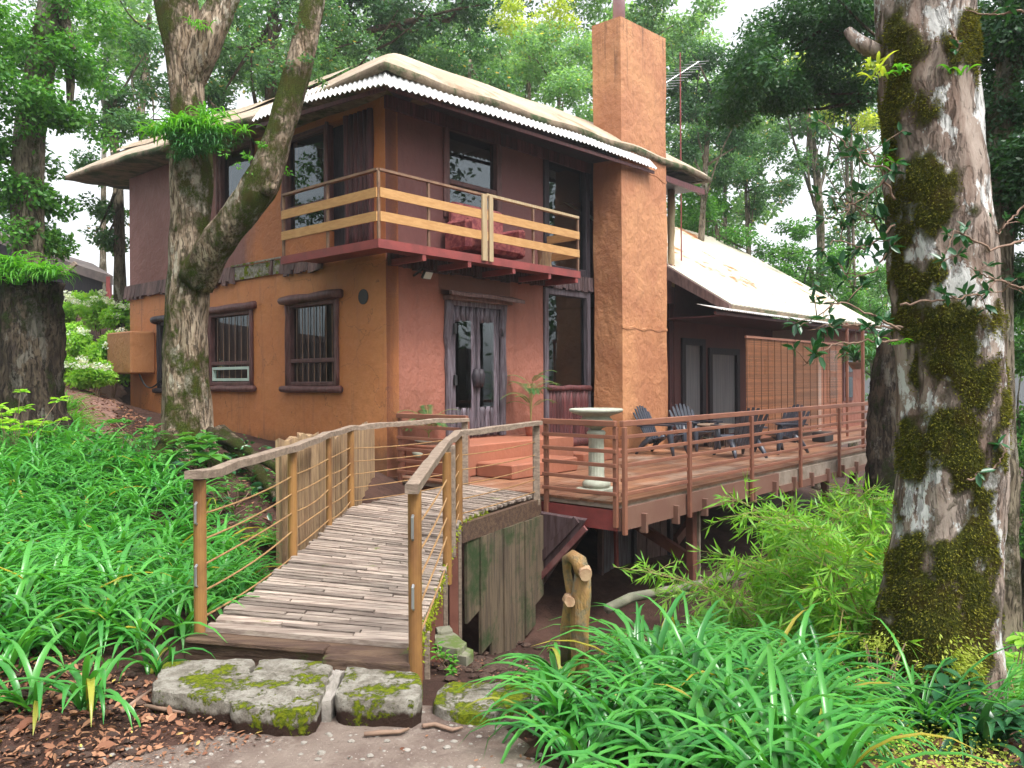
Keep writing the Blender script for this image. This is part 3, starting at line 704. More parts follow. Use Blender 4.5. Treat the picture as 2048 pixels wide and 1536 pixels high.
# strip right of the chimney
b = MB(); b.box(H(7.03, -.02, .1), .14*d1, .1*d2, UP*5.9); b.box(H(7.9, -.02, .1), .12*d1, .1*d2, UP*5.9); b.box(H(7.17, -.015, 3.0), .73*d1, .09*d2, UP*.9); b.box(H(7.17, .0, 5.5), .73*d1, .1*d2, UP*.5)
sg = b.build('window', M['blackwood'], house, label='tall narrow window strip right of the chimney')
b = MB(); b.add([H(7.17, .05, .3), H(7.9, .05, .3), H(7.9, .05, 5.6), H(7.17, .05, 5.6)], [(0, 1, 2, 3)]); b.build('pane', M['glass'], sg)
b = MB(); log(b, H(8.35, -.1, 3.7), H(8.42, -.08, 5.95), .085, 9, 10, 10); b.build('corner_log', M['pale'], house, smooth=True)
b = MB(); b.box(H(8.05, -.15, 3.3), .4*d1, .1*d2, UP*.9); b.box(H(8.4, -.02, .1), .18*d1, .3*d2, UP*3.6); b.build('corner_boards', M['redwood'], house)
b = MB(); b.tube([H(7.3, -.45, .15), H(7.3, -.45, 3.1)], [.035]*2, 8); b.build('downpipe', M['copper'], house)

# ------------------------------------------------------------------ annex
AU0, AU1, EV, EZ, SL = 8.1, 17.8, -1.7, 3.18, .64
b = MB(); n = 60
RVZ = 3.3
def ar(a, c):
    u = AU0+a*(AU1-AU0)+(.6*(1-c)*a if a > .9 else 0); v = EV+c*(RVZ-EV); return H(u, v, EZ+SL*(v-EV)+.010*math.sin(a*300))
b.grid(ar, 240, 10); annex = b.build('annex_roof', M['rusttin'], house)
md = annex.modifiers.new('thick', 'SOLIDIFY'); md.thickness = .03
b = MB(); b.hexa([H(AU0, EV, EZ-.17), H(AU1+.5, EV, EZ-.17), H(AU1+.5, EV+.1, EZ-.13), H(AU0, EV+.1, EZ-.13), H(AU0, EV, EZ-.035), H(AU1+.5, EV, EZ-.035), H(AU1+.5, EV+.1, EZ+.015), H(AU0, EV+.1, EZ+.015)])
b.build('eave_edge', M['thatchedge'], annex)
b = MB(); b.hexa([H(AU0-.1, EV, EZ-.2), H(AU0-.02, EV, EZ-.2), H(AU0-.02, 1.5, EZ-.45+SL*(1.5-EV)), H(AU0-.1, 1.5, EZ-.45+SL*(1.5-EV)), H(AU0-.1, EV, EZ-.02), H(AU0-.02, EV, EZ-.02), H(AU0-.02, 1.5, EZ-.02+SL*(1.5-EV)), H(AU0-.1, 1.5, EZ-.02+SL*(1.5-EV))])
b.build('barge_board', M['shingle'], annex)
b = MB(); b.grid(lambda a, c: H(6.85+a*11.6, -1.55-.5*c, 3.10-.13*c+.012*math.sin(a*11.6/.11*2*math.pi/1)*c), 900, 2); sk = b.build('tin_eave', M['tin'], annex); md = sk.modifiers.new('thick', 'SOLIDIFY'); md.thickness = .01
b = MB(); b.box(H(6.9, -1.95, 2.88), 11.4*d1, .05*d2, UP*.06); b.box(H(8.1, -1.6, 2.93), 9.6*d1, 1.6*d2, UP*.03); b.build('eave_batten', M['redwood'], annex)
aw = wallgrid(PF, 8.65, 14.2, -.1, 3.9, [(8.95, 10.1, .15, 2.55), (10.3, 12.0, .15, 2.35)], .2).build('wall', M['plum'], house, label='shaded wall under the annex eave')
b = MB(); b.box(H(14.203, -1.3, -.1), .2*d1, 1.298*d2, UP*3.2); b.build('wall', M['grey'], house, label='pale grey end wall of the annex')
b = MB(); b.box(H(14.41, -1.3, -.1), 3.4*d1, .2*d2, UP*3.1); b.build('wall', M['pink'], house, label='pink annex wall behind the blinds')
b = MB(); b.box(H(8.6, 3.2, -.1), 9*d1, .2*d2, UP*3.9);  b.box(H(17.6, -1., -.1), .2*d1, 4.1*d2, UP*3.3); b.build('wall', M['inner'], house)
for (a0, a1, z1, sh) in ((8.95, 10.1, 2.55, .0), (10.3, 12.0, 2.35, .0)):
    b = MB(); w_ = .16
    b.box(H(a0, -.05, .14), w_*d1, .15*d2, UP*(z1-.14)); b.box(H(a1-w_, -.05, .14), w_*d1, .15*d2, UP*(z1-.14)); b.box(H(a0+w_, -.045, z1-w_), (a1-a0-2*w_)*d1, .14*d2, UP*w_)
    f_ = b.build('door_frame', M['blackwood'], house)
    b = MB(); b.box(H(a0+w_+(0.3 if sh else 0), .03, .14), (a1-a0-2*w_)*d1, .04*d2, UP*(z1-w_-.14)); b.build('curtain', M['curtain'], f_, label='pale curtain filling the doorway')
b = MB()
for (a, c_) in ((12.6, 12.72), (13.0, 13.1), (13.6, 13.72)): b.box(H(a, -.06, 1.62), (c_-a)*d1, .05*d2, UP*.55)
for zz in (1.6, 2.12): b.box(H(12.6, -.055, zz), 1.12*d1, .045*d2, UP*.07)
b.build('wall_frame', M['blackwood'], house)
for u0 in (14.8, 16.1):
    b = MB(); b.box(H(u0, -1.34, .9), .8*d1, .045*d2, UP*1.5); f_ = b.build('window', M['framewood'], house)
    b = MB()
    for k in range(2): b.box(H(u0+.1, -1.36, 1.0+k*.75), .6*d1, .018*d2, UP*.6)
    b.build('pane', M['glass2'], f_)
# little step blocks at the door
b = MB(); b.box(H(.35, -1.0, .122), 3.05*d1, .98*d2, UP*.48, .02); b.build('step', M['pink_step'], house)
b = MB(); b.box(H(.9, -1.75, .122), 1.6*d1, .74*d2, UP*.22, .02); b.box(H(3.42, -1.2, .122), 1.4*d1, 1.1*d2, UP*.16, .015); b.build('step', M['pink_step'], house)
# wall box near the far corner
b = MB(); b.box(H(-.53, 7.62, 1.76), .53*d1, 1.2*d2, UP*.9, .03); b.build('wall_box', M['boxm'], house)
b = MB(); t_ = np.linspace(0, 1, 9); b.tube([H(-.3, 7.75+.1*math.sin(3*a), 1.76-.25*math.sin(a*math.pi)-.1*a) + a*(.28*d1-.5*d2) for a in t_], [.018]*9, 6); b.build('cable', M['blackmetal'], house)

# ------------------------------------------------------------------ balcony (a part of the house)
b = MB(); B_ = .75; zb = 3.55
b.box(H(-B_, -B_, zb-.03), 4.65*d1, (B_-.06)*d2, UP*.03); b.box(H(-B_, -.06, zb-.03), (B_-.02)*d1, 1.68*d2, UP*.03)
bal = b.build('balcony', M['balcred'], house)
b = MB(); b.box(H(-B_-.03, -B_-.03, zb-.12), 4.70*d1, .05*d2, UP*.125); b.box(H(-B_-.03, -B_+.02, zb-.12), .05*d1, 2.35*d2, UP*.125); b.box(H(3.85, -B_+.02, zb-.12), .05*d1, (B_-.05)*d2, UP*.12)
for u in (.05, 1.0, 2.05, 3.0, 3.78): b.box(H(u, -B_-.02, zb-.21), .07*d1, (B_)*d2, UP*.09)
b.build('edge_beam', M['balcred'], bal)
pu = [toH(V3(*[0, 0, 0])) for _ in ()]
pts = [H(-B_, 1.58, 0), H(-B_, .42, 0)]+[H(-B_, -B_, 0)]+[H(onv(x, 450, -B_)[0], -B_, 0) for x in (857, 971, 1066)]+[H(3.88, -B_, 0)]
for p in pts:
    b = MB(); b.box(p-.02*d1-.02*d2+UP*(zb-.02), .04*d1, .04*d2, UP*.97, .004); b.build('baluster_post', M['balcpost'], bal)
def slats(p, q, b, z0): b.beam(p+UP*z0, q+UP*z0, .025, .135)
for z0 in (3.87, 4.20):
    for k in range(len(pts)-1):
        b = MB(); off = -.03*(d1 if k < 2 else d2); slats(pts[k]+off, pts[k+1]+off, b, z0); b.build('slat', M['slat'], bal)
b = MB(); b.beam(pts[6]+UP*3.87-.0*d1, H(3.88, 0, 3.87), .025, .145); b.beam(pts[6]+UP*4.2, H(3.88, 0, 4.2), .025, .145); b.build('slat', M['slat'], bal)
b = MB(); b.beam(pts[0]+UP*4.52, pts[2]+UP*4.52, .07, .035); b.beam(pts[2]+UP*4.52, pts[4]+UP*4.52, .065, .035); b.build('handrail', M['balcpost'], bal)
b = MB(); b.beam(pts[4]+UP*4.53, pts[6]+UP*4.53, .075, .045); b.build('handrail', M['pale'], bal, label='newer pale half of the handrail')
b = MB(); p = pts[4]-.04*d2
b.box(p-.14*d1+UP*3.47, .11*d1, -.03*d2, UP*1.05); b.box(p+.02*d1+UP*3.47, .09*d1, -.03*d2, UP*1.05); b.build('repair_board', M['pale'], bal)
# ------------------------------------------------------------------ deck
DZ = .12; DU0, DU1, DV = .11, 9.4, -4.12
deck = thing('deck', H(4, -2.5, DZ-.2), 'raised brown timber deck on tall posts in front of the house and chimney', 'deck')
b = MB(); v = DV
rr = random.Random(11)
while v < -.02:
    w_ = .118; segs = [(DU0, DU1)] if v < -3.0 else [(DU0, 18.)]
    for (a0, a1) in segs:
        u = a0
        while u < a1:
            e = min(a1, u+rr.uniform(2.2, 3.6)); z = DZ+rr.uniform(-.002, .002)
            b.box(H(u, v, z-.03), (e-u-.006)*d1, (w_-.007)*d2, UP*.03); u = e
    v += w_
deck_floor = b.build('deck_boards', M['deck'], deck)
b = MB(); b.box(H(DU0+.02, DV+.02, DZ-.085), (DU1-DU0-.04)*d1, 1.1*d2, UP*.05); b.box(H(DU0+.02, DV+1.14, DZ-.085), 17.8*d1, 3.*d2, UP*.05); b.build('subfloor', M['deckedge'], deck)
b = MB(); b.box(H(DU0, DV-.03, DZ-.34), 4.6*d1, .045*d2, UP*.27); fa = b.build('fascia', M['fascia'], deck)
b = MB(); b.box(H(DU0+4.6, DV-.028, DZ-.30), 4.7*d1, .043*d2, UP*.23); b.build('fascia', M['deckedge'], deck, label='weathered grey-brown far fascia board')
b = MB(); b.box(H(DU0+4.6, DV-.05, DZ-.40), 4.7*d1, .045*d2, UP*.12); b.build('fascia', M['fascia'], deck)
b = MB(); b.box(H(DU0-.028, DV+.02, DZ-.34), .043*d1, .9*d2, UP*.24); b.box(H(DU0-.02, DV+.9, DZ-.3), .04*d1, .8*d2, UP*.2); b.build('fascia', M['balcred'], deck, label='red painted short end fascia')
for u in np.arange(.55, 9.2, .78):
    b = MB(); b.box(H(u, DV-.10, DZ-.42), .05*d1, .10*d2, UP*.24, .004); b.build('joist_end', M['fascia'], deck)
for u in np.arange(.5, 9.2, 1.2):
    b = MB(); b.box(H(u, DV+.05, DZ-.30), .06*d1, 4.*d2, UP*.2); b.build('joist', M['post_red'], deck)
for x, z0, v in ((1390, -1.5, -3.9), (1585, -2.2, -3.9)):
    u = onv(x, 1000, v)[0]; b = MB(); b.box(H(u-.06, v, z0-.5), .12*d1, .12*d2, UP*(DZ-.3-z0+.5), .01); b.build('support_post', M['post_red'], deck)
    b = MB(); b.box(H(u+.07, v-.03, z0-.5), .03*d1, .05*d2, UP*(DZ-.3-z0+.5)); b.build('pale_strut', M['deckedge'], deck)
for u, v in ((1.2, -1.6), (3.4, -1.6), (5.5, -1.6), (7.6, -3.9), (7.6, -1.6), (9.2, -3.9)):
    g0 = G(*H(u, v, 0)[:2]); b = MB(); b.box(H(u-.06, v, g0-.2), .12*d1, .12*d2, UP*(DZ-.3-g0+.2), .01); b.build('support_post', M['post_red'], deck)
u1 = onv(1390, 1000, -3.9)[0]; u2 = onv(1585, 1000, -3.9)[0]
for (p, q) in ((H(u1+.3, -2.2, -.25), H(u1-1.2, -2.2, -1.25)), (H(u1+1.9, -1.7, -.2), H(u1+.7, -1.7, -1.0)), (H(u2+.2, -2.5, -.3), H(u2-1.6, -2.5, -1.2)), (H(u1+.05, -3.8, -1.0), H(u1+.05, -2.2, -.3))):
    b = MB(); b.beam(p, q, .09, .14); b.build('brace', M['post_red'], deck)
b = MB(); b.tube([H(1.4, -3.2, -.25), H(1.42, -3.2, -1.0)], [.035]*2, 8); b.build('hanging_pipe', M['balcred'], deck)
# far part of the verandah: posts
for u, v, z1 in ((12.6, -2.6, 2.95), (9.35, -4.0, 2.6)):
    b = MB(); b.box(H(u-.03, v-.03, DZ), .06*d1, .06*d2, UP*(z1-DZ), .006); b.build('verandah_post', M['copper'], deck)
b = MB(); b.beam(H(9.3, -4.0, 2.62), H(13, -2.4, 2.9), .08, .1); b.build('verandah_beam', M['copper'], deck)

def railing(p, q, posts, label, z0=DZ-.38, top=1.09, nr=5, lead=0., endfull=True):
    r = thing('deck_railing', (p+q)/2+UP*DZ, label, 'railing', 'brown steel deck railings')
    d = nrm(q-p); out = nrm(np.cross(d, UP))
    L = np.linalg.norm(q-p)
    b = MB(); b.beam(p+UP*(top-.03), q+UP*(top-.03), .06, .07, bev=.006); b.build('top_rail', M['copper'], r)
    for k in range(nr):
        z = DZ+.10+k*(top-DZ-.24)/(nr-1)*.93; b = MB(); b.beam(p+UP*z, q+UP*z, .035, .045, bev=.004); b.build('rail', M['copper'], r)
    for s_ in posts:
        c = p+d*s_; b = MB(); b.box(c-.03*d+.0*out+UP*z0, .06*d, .05*out, UP*(top-.07-z0), .006); b.build('post', M['copper'], r)
    return r
P0 = H(DU0-.02, DV-.05, 0)
rx = [onv(x, 850, DV)[0] for x in (1370, 1495, 1593, 1671)]
long_r = railing(P0, H(9.4, DV-.05, 0), [0.03]+[x-DU0 for x in rx]+[9.25], 'long brown railing along the outer edge of the deck, behind the bamboo')
rA = V3(*toH(onz(1090, 988, DZ)))
railing(H(DU0-.05, DV, 0), H(DU0-.05, onu(1090, 900, DU0)[1], 0), [.03, abs(onu(1090, 900, DU0)[1]-DV)-.04], 'short brown railing section between the birdbath corner and the footbridge opening', z0=DZ-.3)
v1_, v2_ = onu(940, 900, DU0)[1], onu(800, 900, DU0)[1]
railing(H(DU0-.05, v1_, 0), H(DU0-.05, v2_, 0), [.03, abs(v2_-v1_)-.03], 'short brown railing section in front of the potted palm, left of the footbridge landing', z0=DZ-.2)
fr = railing(H(12.8, -3.05, 0), H(18.0, -3.05, 0), [.1, 2.6, 5.1], 'far brown railing at the end of the verandah, half hidden by the hanging fern', z0=DZ-.1)

# cladding and storage below the deck
scr = thing('plank_screen', H(0, -2, -1.2), 'mossy vertical plank screen hanging below the footbridge landing', 'screen')
M['mossplank'] = simple('mossy_plank', (.19, .14, .09), (.10, .072, .05), .75, 3, 1.0, 9, .03, (7, 7, .5), moss=((.035, .065, .018), .46, .66, 1.9))
e1_, e2_ = V3(-.52, 8.52, 0), V3(.36, 10.12, 0); dd_ = e2_-e1_; nn_ = nrm(np.cross(dd_, UP))*.035
for k in range(7):
    bot = [-1.0, -1.4, -1.6, -1.7, -1.7, -1.5, -1.2][k]; b = MB(); p_ = e1_+dd_*k/7; q_ = e1_+dd_*(k+.95)/7; o_ = nn_*(k % 2)*.5
    b.hexa([p_+UP*bot+o_, q_+UP*(bot+.08)+o_, q_+UP*(bot+.08)+nn_+o_, p_+UP*bot+nn_+o_, p_-UP*.12+o_, q_-UP*.12+o_, q_-UP*.12+nn_+o_, p_-UP*.12+nn_+o_])
    b.build('plank', M['mossplank'], scr)
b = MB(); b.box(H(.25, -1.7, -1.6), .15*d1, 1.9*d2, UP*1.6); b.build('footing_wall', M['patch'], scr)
sl_ = thing('slanted_board', H(.1, -3.2, -.8), 'dark broken slanted boards with a red strip under the deck corner', 'board')
b = MB(); b.hexa([H(-.02, -3.72, -.12), H(-.02, -2.70, -.10), H(-.06, -2.55, -1.55), H(-.06, -2.70, -1.5), H(.02, -3.72, -.10), H(.02, -2.70, -.08), H(-.02, -2.55, -1.5), H(-.02, -2.70, -1.5)]); b.build('board', M['darkwood'], sl_)
b = MB(); b.beam(H(-.06, -3.75, -.2), H(-.1, -2.72, -1.25), .03, .07); b.build('strip', M['redstrip'], sl_)
b = MB(); b.beam(H(-.03, -3.6, -.12), H(-.08, -2.6, -1.1), .04, .10); b.build('strip', M['darkwood'], sl_)
st = thing('storage_wall', H(2.3, -2.3, -1.3), 'weathered plank storage wall with a door under the deck', 'shed wall')
va = -2.75; ua, ub = onv(1205, 1080, va)[0], onv(1335, 1060, va)[0]; n = 9
for k in range(n):
    w_ = (ub-ua)/n; b = MB(); b.box(H(ua+k*w_, va+.012*(k % 2), -1.45), w_*.94*d1, .04*d2, UP*1.25, .004); b.build('plank', M['shingle' if k > 3 else 'doorwood'], st)
b = MB(); b.box(H(ua+.42*(ub-ua), va-.05, -1.5), .07*d1, .05*d2, UP*1.3); b.box(H(ub, va-.05, -1.5), .09*d1, .1*d2, UP*1.3); b.build('door_post', M['blackwood'], st)
b = MB(); b.box(H(ua-.06, va-.03, -1.5), .05*d1, .08*d2, UP*1.4); b.build('corner_post', M['shingle'], st)
b = MB(); b.box(H(ua-.3, va-.95, -1.62), 2.9*d1, .95*d2, UP*.13, .02); b.build('concrete_slab', M['concrete'], None, 'mossy concrete slab at the foot of the storage wall', cat='slab')
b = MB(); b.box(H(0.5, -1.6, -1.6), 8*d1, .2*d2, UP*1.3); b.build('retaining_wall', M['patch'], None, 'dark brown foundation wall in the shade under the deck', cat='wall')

# ------------------------------------------------------------------ footbridge
br = thing('footbridge', (-1.2, 7.2, -.1), 'weathered slatted timber footbridge curving from the stone slabs up to the deck', 'footbridge')
Lp = np.array([(-1.85, 4.76), (-1.83, 5.5), (-1.82, 6.7), (-1.85, 8.0), (-1.86, 9.2), (-1.55, 10.1), (-1.05, 10.75), (-.60, 11.20)])
Rp = np.array([(-.55, 4.42), (-.54, 5.5), (-.55, 6.5), (-.57, 7.5), (-.56, 8.4), (-.28, 9.1), (.02, 9.7), (.33, 10.15)])
def poly(P, n):
    s = np.concatenate([[0], np.cumsum(np.linalg.norm(np.diff(P, axis=0), axis=1))]); t = np.linspace(0, s[-1], n)
    return np.stack([np.interp(t, s, P[:, i]) for i in range(2)], 1)
NB = 92; La, Ra = poly(Lp, NB+1), poly(Rp, NB+1); rr = random.Random(5); b = MB()
for k in range(NB):
    cuts = [0]; 
    while cuts[-1] < 1: cuts.append(min(1, cuts[-1]+rr.choice([.3, .38, .45, .62, 1.0])*rr.uniform(.8, 1.2)))
    if cuts[-1]-cuts[-2] < .12 and len(cuts) > 2: cuts.pop(-2)
    el, er = rr.uniform(-.035, .02), rr.uniform(-.02, .035)
    for c0, c1 in zip(cuts[:-1], cuts[1:]):
        z = DZ+.01+rr.uniform(-.006, .006); gap = .13
        def pt(c, f):
            a = La[k]*(1-f)+La[k+1]*f; q = Ra[k]*(1-f)+Ra[k+1]*f; r = q-a; c2_ = c
            if c == 0: c2_ = el/1.3
            if c == 1: c2_ = 1+er/1.3
            return a+r*c2_
        g1, g2 = gap*rr.uniform(.6, 1.3), 1-gap*rr.uniform(.3, 1.3); e = .004
        c0_, c1_ = (c0+e if c0 > 0 else 0), (c1-e if c1 < 1 else 1)
        q = [pt(c0_, g1), pt(c1_, g1), pt(c1_, g2), pt(c0_, g2)]; dz = [rr.uniform(-.003, .003) for _ in q]
        b.hexa([(p[0], p[1], z-.028) for p in q]+[(p[0], p[1], z+d_) for p, d_ in zip(q, dz)])
b.build('deck_slats', M['plank'], br)
for nm, P_, off in (('stringer', Lp, .12), ('stringer', Rp, -.12)):
    b = MB(); Q = P_+np.array([off, 0]); b2 = poly(Q, 14)
    for k in range(13): b.beam((*b2[k], -.01), (*b2[k+1], -.01), .07, .20)
    b.build(nm, M['beam'], br)
b = MB(); b.box((-1.93, 4.66, -.07), V3(1.38, -.34, 0), V3(.03, .14, 0), UP*.175, .02); b.build('front_sill_beam', M['beam'], br)
b = MB(); b.box((-1.90, 4.62, .085), V3(.85, -.21, 0), V3(.02, .1, 0), UP*.03, .006); b.box((-1.05, 4.37, .0), V3(.5, -.125, 0), V3(.02, .07, 0), UP*.09, .01); b.build('front_board', M['beam'], br)
b = MB(); e1, e2 = V3(*Rp[4], 0), V3(*Rp[7], 0); b.beam(e1+UP*-.02, e2+UP*-.02, .07, .2); b.build('landing_beam', M['beam'], br)
for (x, y, w_) in ((-.59, 4.85, .11), (-.60, 6.25, .12), (-.60, 8.1, .10)):
    g0 = G(x, y); b = MB(); b.box((x-w_/2, y-w_/2, g0-.3), V3(w_, 0, 0), V3(0, w_, 0), UP*(DZ-.04-g0+.3), .01); b.build('leg', M['post_red'], br)
    b = MB(); b.box((x+w_/2, y-w_/2, g0-.3), V3(.03, 0, 0), V3(0, .04, 0), UP*(DZ-.04-g0+.3)); b.build('leg_batten', M['rail'], br)
RT = 1.04
def brail(path, posts, side, seed, lab):
    path = [V3(*p) for p in path]
    b = MB(); n = 0
    # slightly wavy squared timber handrail as one ring-swept piece
    pts = []
    for k in range(len(path)-1):
        for t in np.linspace(0, 1, 12, endpoint=False): pts.append(path[k]*(1-t)+path[k+1]*t)
    pts.append(path[-1]); pts = np.array(pts); rr = np.random.default_rng(seed); m = len(pts)
    wv = np.interp(np.arange(m), np.arange(0, m+4, 4), rr.normal(0, 1, len(np.arange(0, m+4, 4))))
    tng = nrm(np.gradient(pts, axis=0))
    for i in range(m):
        sd_ = nrm(np.cross(tng[i], UP)); w_ = .043+.004*wv[i]; h = .029+.002*wv[(i+5) % m]; c = pts[i]+UP*.005*wv[(i*2) % m]
        for (a, z) in ((-w_, -h), (w_, -h), (w_, h*.8), (w_*.75, h), (-w_*.75, h), (-w_, h*.8)): b.v.append(tuple(c+sd_*a+UP*z))
    for i in range(m-1):
        for k in range(6): b.f.append((i*6+k, i*6+(k+1) % 6, (i+1)*6+(k+1) % 6, (i+1)*6+k))
    b.f += [tuple(range(5, -1, -1)), tuple((m-1)*6+k for k in range(6))]
    b.build('handrail', M['rail'], br, label=lab)
    for j, (p, r_, mt) in enumerate(posts):
        b = MB(); z0 = -.05 if mt != 'wood' else .0
        if j == 0: z0 = -.12 if side > 0 else .05
        if mt == 'pipe':
            b.tube([(p[0], p[1], z0), (p[0], p[1], RT-.03)], [r_]*2, 16)
            po = b.build('post', M['pipe'], br, smooth=False)
            if j == 0:
                for zz in (.75, .38):
                    b = MB(); b.tube([(p[0]-.005, p[1]-r_-.0, zz), (p[0]-.006, p[1]-r_-.018, zz+.01), (p[0]-.006, p[1]-r_-.018, zz+.12), (p[0]-.005, p[1]-r_, zz+.13)], [.008]*4, 6); b.build('hook', M['metalgrey'], po)
        else:
            b.box((p[0]-.045, p[1]-.045, z0), V3(.09, 0, 0), V3(0, .09, 0), UP*(RT-.03-z0), .01); b.build('post', M['rail'], br)
    pp = [p for p, _, _ in posts]
    for k in range(len(pp)-1):
        for j in range(5):
            zz = .18+j*.155; a, c = V3(*pp[k], zz), V3(*pp[k+1], zz+.01*math.sin(j*3+k)); t = np.linspace(0, 1, 9)[:, None]
            sag = rr.uniform(.0, .035)*4*(t*(1-t))
            if k == 0 and j == 0: c = c-UP*.06
            q = a*(1-t)+c*t-UP*sag; b = MB(); b.tube(q, [.0065]*9, 6); b.build('cable', M['rope'], br)
brail([(-1.87, 4.68, RT), (-1.84, 6.72, RT), (-1.89, 9.3, RT), (-1.55, 10.15, RT+.0), (-.62, 11.1, RT)], [((-1.87, 4.78), .037, 'pipe'), ((-1.85, 6.72), .038, 'pipe'), ((-1.86, 8.1), .03, 'pipe'), ((-1.89, 9.35), .04, 'pipe'), ((-.66, 11.12), .05, 'wood')], -1, 3, 'long left timber handrail')
brail([(-.525, 4.16, RT), (-.58, 6.4, RT), (-.575, 8.35, RT), (.34, 10.1, RT)], [((-.525, 4.28), .037, 'pipe'), ((-.53, 6.45), .036, 'pipe'), ((-.56, 7.2), .03, 'wood'), ((-.565, 8.42), .038, 'pipe'), ((.30, 10.1), .05, 'wood')], 1, 8, 'right timber handrail')

# slab fence beside the bridge
fence = thing('slab_fence', (-2.0, 10.0, .1), 'upright weathered bark slabs fencing the bank left of the footbridge', 'fence')
rr = random.Random(9); y = 8.05; k = 0
path_f = lambda y: -2.35+.33*min(1, (y-8.05)/.6) if y < 8.65 else -2.02
while y < 11.7:
    w_ = rr.uniform(.20, .34); x = path_f(y); x2 = path_f(y+w_)
    top = 1.02+rr.uniform(-.06, .05)-.02*(y-8); bot = -.35
    b = MB(); m = 4
    base = len(b.v)
    for s_ in (0, 1):
        for j in range(5):
            t = j/4; xx = x+(x2-x)*t*.96-.02*math.sin(t*math.pi)+s_*-.035; yy = y+w_*.96*t
            b.v += [(xx, yy, bot), (xx+rr.uniform(-.01, .01), yy, .4), (xx, yy, top+rr.uniform(-.03, .03))]
    for j in range(4):
        for q in range(2): b.f.append((j*3+q, j*3+q+1, j*3+4+q, j*3+3+q)); b.f.append((15+j*3+q, 15+j*3+3+q, 15+j*3+4+q, 15+j*3+q+1))
        b.f.append((j*3+2, 15+j*3+2, 15+j*3+5, j*3+5))
    b.f += [(0, 15, 16, 1), (1, 16, 17, 2), (12, 13, 28, 27), (13, 14, 29, 28)]
    b.build('slab', M['slab'], fence); y += w_; k += 1
b = MB(); b.grid(lambda a, c: V3(-1.97-.03*math.sin(a*60), 6.85+a*.95, -.15+c*1.1), 60, 1); cp = b.build('corrugated_sheet', M['slab'], None, 'narrow brown corrugated sheet standing behind the left bridge posts', cat='sheet')
md = cp.modifiers.new('t', 'SOLIDIFY'); md.thickness = .01

# ------------------------------------------------------------------ stones
def stone(name, poly_px, z, thick, label, seed, mat='stone', cat='stone slab', group=None, bulge=.0):
    pts = [onz(x, y, z) for x, y in poly_px]; c = np.mean(pts, axis=0); rr = np.random.default_rng(seed)
    # densify outline
    out = []
    for i in range(len(pts)):
        p, q = pts[i], pts[(i+1) % len(pts)]; n = max(3, int(np.linalg.norm(q-p)/.05))
        for t in np.linspace(0, 1, n, endpoint=False): out.append(p*(1-t)+q*t)
    out = np.array(out)
    for _ in range(1): out = (np.roll(out, 1, 0)+out*2+np.roll(out, -1, 0))/4
    N = len(out); out[:, :2] += rr.normal(0, .006, (N, 2)); b = MB()
    rings = [(.97, -thick), (.985, -thick*.5), (1.01, -.06), (1.0, -.012), (.988, .0), (.94, .002), (.8, .004), (.6, .002), (.4, .005)]
    for s_, dz in rings:
        for p in out: b.v.append(tuple(c+(p-c)*s_+UP*(dz+rr.normal(0, .005 if dz < -.01 else .0025))))
    for k in range(len(rings)-1):
        for i in range(N): b.f.append((k*N+i, k*N+(i+1) % N, (k+1)*N+(i+1) % N, (k+1)*N+i))
    b.v.append(tuple(c+UP*.008)); n_ = len(b.v)-1
    for i in range(N): b.f.append(((len(rings)-1)*N+i, (len(rings)-1)*N+(i+1) % N, n_))
    o = b.build(name, M[mat], None, label, smooth=True, cat=cat, group=group); o.data.set_sharp_from_angle(angle=R(38)); return o
M['stone_side'] = M['stone']
gS = 'stone slabs at the foot of the footbridge'
stone('stone_slab', [(330, 1322), (512, 1316), (484, 1398), (452, 1402), (300, 1380)], .045, .20, 'yellow-green mossy stone slab, leftmost at the foot of the footbridge', 1, group=gS)
stone('stone_slab', [(524, 1315), (668, 1322), (634, 1416), (590, 1424), (455, 1412)], .045, .20, 'grey stone slab with a square cut front, middle one at the foot of the footbridge', 2, group=gS, mat='stone')
stone('stone_slab', [(702, 1322), (828, 1336), (846, 1368), (832, 1405), (665, 1396)], .045, .20, 'square mossy stone slab in front of the right bridge post', 3, group=gS)
stone('mortar_strip', [(672, 1322), (700, 1322), (662, 1402), (638, 1404)], .02, .18, 'narrow pale mortar strip between two stone slabs', 4, mat='stonelt', cat='mortar', group=gS)
stone('stone_slab', [(888, 1364), (1072, 1364), (1074, 1392), (1000, 1420), (965, 1434), (885, 1422), (860, 1400)], -.06, .10, 'low flat stone slab rimmed with bright moss, right of the footbridge', 5, group=gS, mat='stone_low')
for i, (pp, z) in enumerate((([(868, 1268), (905, 1262), (935, 1285), (925, 1300), (870, 1290)], -.22), ([(905, 1285), (952, 1300), (930, 1318), (900, 1305)], -.26), ([(870, 1255), (900, 1250), (905, 1262), (875, 1266)], -.2))):
    stone('broken_paver', pp, z, .05, ('larger broken grey paver leaning beneath the footbridge edge', 'pointed broken paver fragment on the soil under the footbridge', 'small square paver fragment beside the bridge leg')[i], 20+i, mat='concrete', cat='paver', group='broken pavers under the footbridge')

